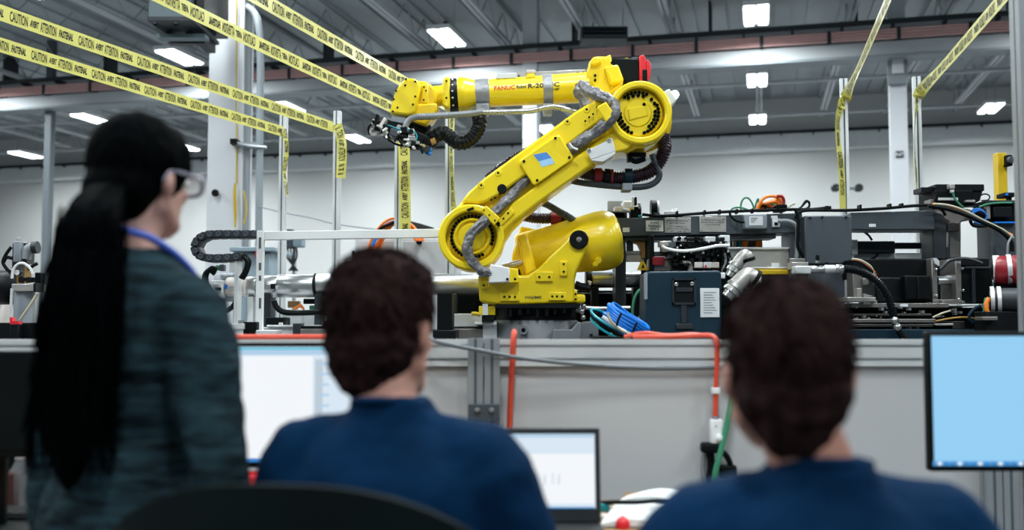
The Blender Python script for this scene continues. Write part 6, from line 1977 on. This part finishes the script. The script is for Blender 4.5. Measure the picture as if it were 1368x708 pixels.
def face_parts(H, body):
    for s in (-1, 1):
        MB().ball((s * 0.031, 0.086, 0.006), 0.0125, 12, 8).xform(H).build('eye', 'eye_white', body)
        MB().ball((s * 0.031, 0.0945, 0.006), (0.0055, 0.005, 0.0055), 10, 6).xform(H).build('iris', 'eye_iris', body)
    b = MB()
    b.ball((0, 0.093, -0.058), (0.022, 0.008, 0.0045), 12, 8).ball((0, 0.091, -0.067), (0.018, 0.008, 0.005), 12, 8)
    b.xform(H).build('mouth', 'lip', body)

def man(name, label, loc, yaw, zs, head_yaw, head_pitch, hands_on_desk, head_c, head_k=0.96):
    M = Matrix.Translation(loc) @ Matrix.Rotation(yaw, 4, 'Z')
    t = thing(name, label, 'person', loc)
    Z = lambda x, y, z: Vector((x, y, z * zs))
    H = head_frame(Z(*head_c), head_yaw, head_pitch, head_k)
    b = MB()
    add_head(b, H)
    hc = H @ Vector((0, -0.02, -0.05))
    b.limb(Z(0, 0.035, 1.085), hc, 0.053, 0.049)
    b.loft([(0, .0, .47 * zs, .15, .11), (0, 0, .56 * zs, .155, .115), (0, .02, .72 * zs, .135, .10), (0, .04, .92 * zs, .15, .105), (0, .045, 1.03 * zs, .155, .08), (0, .05, 1.085 * zs, .10, .06)])
    for s in (-1, 1):
        sh = Z(s * .160, .045, 1.015); el = Z(s * .222, .10, .78)
        if hands_on_desk:
            wr = Vector((s * .15, .40, DZ + .045))
        else:
            wr = Vector((s * .12, .30, .64 * zs))
        b.limb(Z(s * .08, .045, 1.03), sh, .046, .044)
        b.limb(sh, el, .042, .038); b.limb(el, wr, .038, .026)
        hand(b, wr, Vector((-s * .25, 1, -.12)), -s)
        hp = Z(s * .09, .03, .535); kn = Z(s * .13, .46, .52); an = Vector((s * .13, .43, .10))
        b.limb(hp, kn, .082, .058); b.limb(kn, an, .056, .038)
        b.limb(an + Vector((0, -.03, -.05)), an + Vector((0, .15, -.065)), .035, .028)
    b.xform(M)
    body = skin_up(b.build('body', 'skin', t), 0.007, 5)
    face_parts(M @ H, body)
    # shirt
    c = MB()
    c.loft([(0, .0, .50 * zs, .170, .130), (0, .0, .58 * zs, .172, .132), (0, .02, .72 * zs, .158, .122), (0, .04, .90 * zs, .172, .126), (0, .045, 1.00 * zs, .178, .108), (0, .047, 1.055 * zs, .140, .084), (0, .044, 1.085 * zs, .082, .072), (0, .040, 1.112 * zs, .064, .066), (0, .038, 1.124 * zs, .062, .064)])
    for s in (-1, 1):
        c.limb(Z(s * .06, .045, 1.05), Z(s * .150, .045, 1.018), .056, .070)
        c.limb(Z(s * .155, .045, 1.010), Z(s * .224, .092, .80), .074, .066)
    c.xform(M)
    sh = skin_up(c.build('shirt', 'shirt_navy', t), 0.008, 8, CLOUD, 0.016)
    cr = MB()
    ring = []
    for i in range(25):
        a = 2 * PI * i / 24
        ring.append(Z(.0, .038, 1.112) + Vector((.059 * math.cos(a), .061 * math.sin(a), -.010 * math.sin(a))))
    cr.tube(ring, .007, 8, 2, flat=1.0).xform(M).build('collar', 'shirt_navy', t)
    # trousers and shoes
    p = MB()
    p.loft([(0, .0, .455, .165, .13), (0, .0, .53 * zs, .176, .138), (0, .0, .60 * zs, .165, .128)])
    for s in (-1, 1):
        p.limb(Z(s * .09, .03, .535), Z(s * .13, .46, .52), .094, .070)
        p.limb(Z(s * .13, .46, .52), Vector((s * .13, .43, .11)), .070, .055)
    p.xform(M)
    skin_up(p.build('trousers', 'trousers', t), 0.010, 4)
    for s in (-1, 1):
        f = MB().limb((s * .13, .40, .055), (s * .13, .56, .04), .05, .036).xform(M)
        for q in f.v: q.z = max(q.z, 0.004)
        f.build('shoe', 'shoe', t)
    return t, M, H, body

def short_hair(M, H, parent, fullness=1.0, strength=0.016):
    f = fullness
    h = MB()
    h.ball((0, -0.016, 0.036), (0.083 * f, 0.099, 0.096), 24, 16)
    h.ball((0, -0.045, -0.030), (0.076 * f, 0.060, 0.068), 18, 12)
    h.ball((0, -0.052, -0.078), (0.054 * f, 0.036, 0.040), 14, 10)
    h.ball((0, 0.048, 0.090), (0.060, 0.048, 0.036), 14, 10)
    for s in (-1, 1):
        h.ball((s * 0.068, 0.016, 0.030), (0.014, 0.028, 0.040), 12, 8)
    h.xform(M @ H)
    o = skin_up(h.build('hair', 'hair_brown', parent), 0.0055, 5, FUZZ, strength)
    # tufts: short tapered locks lying along the crown flow
    rh = random.Random(int(abs(M.translation.x) * 1000))
    tf = MB()
    HM = M @ H
    for i in range(900):
        th = rh.uniform(0, 2 * PI)
        ph = rh.uniform(-0.55, 1.5)
        n_ = Vector((math.cos(ph) * math.cos(th), math.cos(ph) * math.sin(th), math.sin(ph)))
        if n_.y > 0.25 and n_.z < 0.45: continue
        p = Vector((n_.x * 0.084 * f, -0.016 + n_.y * 0.100, 0.034 + n_.z * 0.097))
        if p.z < -0.02: p.x *= 0.86
        tang = Vector((-n_.y, n_.x, 0)) * rh.uniform(-.3, .6) + Vector((n_.x, n_.y, 0)) * .5 - Vector((0, 0, 1)) * math.cos(ph) * 1.0
        tang = (tang - n_ * tang.dot(n_)).normalized()
        l = rh.uniform(.014, .028)
        q = [HM @ (p - n_ * .003), HM @ (p + tang * l * .5 + n_ * .005), HM @ (p + tang * l + n_ * rh.uniform(.002, .008))]
        tf.tube(q, .0028, 3, smooth=False, rfun=lambda d, tt, a, r: r * (1 - .85 * d / tt))
    tag(tf.build('hair_tuft', 'hair_brown', parent), kind='stuff')
    return o

# left man
lc_ = Vector((-0.200, 1.56, 0))
t, M, H, body = man('person', 'seated man in a navy shirt with brown hair, in front of the laptop', lc_, math.radians(-12), 1.0, math.radians(-12), math.radians(-4), True, (-0.026, .075, 1.232), 0.98)
short_hair(M, H, t, 1.07)
# right man
lc2 = Vector((0.385, 1.22, 0))
t, M, H, body = man('person', 'seated man in a navy shirt nearest the camera at the lower right', lc2, math.radians(1), 0.957, math.radians(-6), math.radians(-4), False, (-0.036, .05, 1.232), 0.90)
short_hair(M, H, t, 1.04)

# standing woman
wl = Vector((-0.662, 1.76, 0))
WM = Matrix.Translation(wl) @ Matrix.Rotation(math.radians(-32), 4, 'Z')
t = thing('person', 'standing woman with a long black ponytail in a heather teal sweater', 'person', wl)
H = head_frame((-0.018, 0.020, 1.500), math.radians(8), math.radians(-3), 0.86)
b = MB()
add_head(b, H)
b.limb((-.004, -.012, 1.35), H @ Vector((0, -.018, -.05)), .049, .046)
b.loft([(0, 0, .78, .15, .11), (0, 0, .88, .158, .115), (0, .005, 1.03, .118, .085), (0, .01, 1.19, .138, .10), (0, 0, 1.295, .125, .07), (0, -.005, 1.345, .075, .055)])
for s in (-1, 1):
    sh = Vector((s * .150, -.005, 1.275)); el = Vector((s * (.258 if s > 0 else .185), -.03, 1.01)); wr = Vector((s * (.215 if s > 0 else .17), -.02, .79))
    b.limb((s * .06, -.005, 1.30), sh, .042, .044)
    b.limb(sh, el, .040, .034); b.limb(el, wr, .034, .023)
    hand(b, wr, Vector((-s * .05, .25, -1)), s, 0.9, palm=(-s, 0, 0))
    b.limb((s * .085, 0, .82), (s * .092, .012, .46), .080, .052); b.limb((s * .092, .012, .46), (s * .095, -.015, .09), .050, .034)
    b.limb((s * .095, -.04, .045), (s * .10, .13, .03), .034, .026)
b.xform(WM)
body = skin_up(b.build('body', 'skin_pale', t), 0.007, 5)
face_parts(WM @ H, body)
c = MB()
c.loft([(.02, 0, .80, .185, .135), (.02, 0, .88, .187, .138), (.01, 0, .97, .162, .122), (0, .005, 1.06, .142, .108), (0, .01, 1.19, .158, .120), (0, .0, 1.27, .152, .098), (0, -.005, 1.322, .110, .078), (0, -.010, 1.356, .074, .066), (0, -.012, 1.376, .060, .060)])
for s in (-1, 1):
    c.limb((s * .06, -.005, 1.30), (s * .140, -.005, 1.272), .050, .058)
    c.limb((s * .145, -.005, 1.264), (s * (.258 if s > 0 else .185), -.032, 1.01), .062, .052)
    c.limb((s * (.258 if s > 0 else .185), -.032, 1.01), (s * (.217 if s > 0 else .17), -.022, .81), .052, .040)
c.xform(WM)
skin_up(c.build('sweater', 'sweater', t), 0.008, 7, CLOUD, 0.030)
p = MB()
p.loft([(0, 0, .74, .155, .12), (0, 0, .80, .168, .128), (0, 0, .88, .168, .126)])
for s in (-1, 1):
    p.limb((s * .085, 0, .80), (s * .092, .012, .46), .090, .062); p.limb((s * .092, .012, .46), (s * .095, -.015, .12), .060, .044)
p.xform(WM)
skin_up(p.build('trousers', 'trousers', t), 0.010, 4)
for s in (-1, 1):
    f = MB().limb((s * .095, -.05, .05), (s * .10, .14, .036), .048, .034).xform(WM)
    for q in f.v: q.z = max(q.z, 0.004)
    f.build('shoe', 'shoe', t)
h = MB()
h.ball((0, -0.018, 0.034), (0.091, 0.112, 0.106), 28, 18)
h.ball((0, -0.064, -0.030), (0.080, 0.062, 0.078), 20, 14)
h.ball((0, 0.035, 0.085), (0.064, 0.060, 0.042), 16, 10)
h.ball((0.070, 0.030, 0.040), (0.016, 0.034, 0.050), 12, 8)
h.ball((-0.070, 0.030, 0.040), (0.016, 0.034, 0.050), 12, 8)
h.ball((0.0, -0.100, -0.040), (0.050, 0.045, 0.050), 16, 10)
h.xform(WM @ H)
skin_up(h.build('hair', 'hair_dark', t), 0.0055, 6, FUZZ, 0.006)
def lockr(d, tot, ang, r):
    k = d / tot
    w = 0.45 + 0.85 * min(1, k * 2.6) ** .7 if k < .8 else 1.3 * max(0.12, (1 - (k - .8) / .2) ** .6)
    return r * w * (1 + .10 * math.sin(ang * 7 + k * 6) + .12 * mnoise.noise(Vector((d * 9, math.cos(ang), math.sin(ang)))))
pt = [WM @ (H @ Vector((0, -.07, -.025)))] + [P(122, 290, 1.585), P(118, 335, 1.585), P(110, 390, 1.58), P(104, 450, 1.59), P(99, 510, 1.60), P(94, 570, 1.61), P(92, 620, 1.62), P(90, 655, 1.62)]
MB().tube(pt, .039, 28, 10, rfun=lockr, flat=.8).build('ponytail', 'hair_dark', t)
e0 = pt[0].lerp(pt[1], .45)
rh = random.Random(5)
tf = MB()
for i in range(260):
    a0 = rh.uniform(0, 2 * PI)
    j0 = rh.randint(1, 4)
    q = []
    for j in range(j0, min(j0 + 4, len(pt))):
        rr = .046 + rh.uniform(-.004, .010) + .006 * (j - j0)
        q.append(pt[j] + Vector((math.cos(a0) * rr, math.sin(a0) * rr * .8, rh.uniform(-.02, .02))))
    tf.tube(q, .0016, 3, 4)
tag(tf.build('loose_strand', 'hair_dark', t), kind='stuff')

# glasses and lanyard of the woman
HM = WM @ H
g = thing('glasses', 'clear grey framed glasses worn by the standing woman', 'glasses', HM @ Vector((0, .105, 0)))
for s in (-1, 1):
    r = []
    for i in range(25):
        a = 2 * PI * i / 24
        r.append(HM @ Vector((s * .036 + .027 * math.copysign(abs(math.cos(a)) ** .7, math.cos(a)), .112 - .25 * abs(s * .036 + .027 * math.cos(a)) ** 1.6, .004 + .022 * math.copysign(abs(math.sin(a)) ** .7, math.sin(a)))))
    MB().tube(r, .0038, 8, 1, smooth=False).build('rim', 'glasses_frame', g)
    cpt = sum((q for q in r[:-1]), Vector()) / 24
    MB().add([cpt] + r[:-1], [(0, i + 1, (i + 1) % 24 + 1) for i in range(24)]).build('lens', 'lens_clear', g)
    MB().tube([HM @ Vector((s * .063, .104, .012)), HM @ Vector((s * .074, .085, .014)), HM @ Vector((s * .084, .03, .014)), HM @ Vector((s * .087, -.012, .010)), HM @ Vector((s * .085, -.03, -.012))], .0034, 8, 4).build('temple', 'glasses_frame', g)
MB().tube([HM @ Vector((-.010, .111, .008)), HM @ Vector((0, .115, .012)), HM @ Vector((.010, .111, .008))], .0024, 8, 3).build('bridge', 'glasses_frame', g)
ly = [(0.0, .135, 1.12), (.030, .137, 1.20), (.058, .105, 1.285), (.072, .045, 1.345), (.066, -.020, 1.385), (.040, -.058, 1.400), (0, -.070, 1.415),
      (-.040, -.058, 1.400), (-.066, -.020, 1.385), (-.072, .045, 1.345), (-.058, .105, 1.285), (-.030, .137, 1.20), (0, .135, 1.12)]
tag(MB().tube([WM @ Vector(q) for q in ly], .0065, 8, 5).build('lanyard', 'lanyard_blue'), 'blue lanyard around the neck of the standing woman', 'lanyard')

# ------------------------------------------------------------------ office chairs
def office_chair(label, loc, yaw, top):
    t = thing('office_chair', label, 'chair', loc)
    M = Matrix.Translation(loc) @ Matrix.Rotation(yaw, 4, 'Z')
    # curved backrest: grid shell, thicker in the middle, rounded top corners
    def shell(y_off, th, w, z0, z1, name, m):
        nx, nz = 20, 10
        fr = []; bk = []
        for j in range(nz + 1):
            for i in range(nx + 1):
                u_ = -1 + 2 * i / nx
                v_ = j / nz
                ztop = z1 - 0.075 * abs(u_) ** 2.6
                zz = z0 + (ztop - z0) * v_
                xx = u_ * w * (0.80 + 0.20 * min(1, v_ * 1.6))
                yy = y_off + 0.085 * u_ * u_ - 0.05 * (v_ - .5) ** 2 - .02 * v_
                edge = min(1.0, 4 * (1 - abs(u_)) + .15, 4 * (1 - v_) + .15, 4 * v_ + .15)
                fr.append((xx, yy + th * .5 * edge ** .5, zz)); bk.append((xx, yy - th * .5 * edge ** .5, zz))
        N = len(fr); fs = []
        W = nx + 1
        for j in range(nz):
            for i in range(nx):
                a = j * W + i
                fs.append((a, a + 1, a + W + 1, a + W)); fs.append((N + a, N + a + W, N + a + W + 1, N + a + 1))
        for i in range(nx):
            fs.append((i, N + i, N + i + 1, i + 1)); a = nz * W + i; fs.append((a, a + 1, N + a + 1, N + a))
        for j in range(nz):
            a = j * W; fs.append((a, a + W, N + a + W, N + a)); a = j * W + nx; fs.append((a, N + a, N + a + W, a + W))
        return MB().add(fr + bk, fs).xform(M).build(name, m, t, angle=60)
    shell(-.235, .045, .255, .60, top, 'backrest_shell', 'chair_plastic')
    shell(-.205, .05, .235, .62, top - .022, 'backrest_pad', 'chair_fabric')
    MB().box(-.24, .24, -.18, .27, .385, .445).xform(M).build('seat', 'chair_fabric', t, bevel=.025, seg=3)
    MB().tube([(0, -.27, .70), (0, -.29, .58), (0, -.25, .42), (0, -.10, .37)], .028, 10, 6, flat=1.0).xform(M).build('back_support', 'chair_plastic', t)
    MB().cyl((0, 0.02, .10), (0, 0.02, .385), .028, n=16).xform(M).build('gas_column', 'black_metal', t)
    for k in range(5):
        a = 2 * PI * k / 5 + .3
        e = Vector((math.cos(a) * .29, .02 + math.sin(a) * .29, .075))
        MB().limb((0, .02, .105), e, .030, .020, 10).xform(M).build('base_leg', 'chair_plastic', t)
        d = Vector((-math.sin(a), math.cos(a), 0))
        c0 = Vector((e.x, e.y, .029))
        MB().cyl(c0 - d * .018, c0 + d * .018, .028, n=14).xform(M).build('caster', 'black_plastic', t)
    for s in (-1, 1):
        MB().tube([(s * .25, -.12, .42), (s * .29, -.10, .50), (s * .29, -.06, .63)], .016, 8, 5).xform(M).build('arm_post', 'chair_plastic', t)
        MB().box(s * .29 - .035, s * .29 + .035, -.14, .10, .63, .66).xform(M).build('arm_pad', 'black_plastic', t, bevel=.01)
    return t
office_chair('black office chair with a curved back behind the left man', Vector((-0.285, 1.575, 0)), math.radians(-6), 1.032)
office_chair('low backed black office chair under the nearest seated man', Vector((0.385, 1.24, 0)), math.radians(6), 0.84)
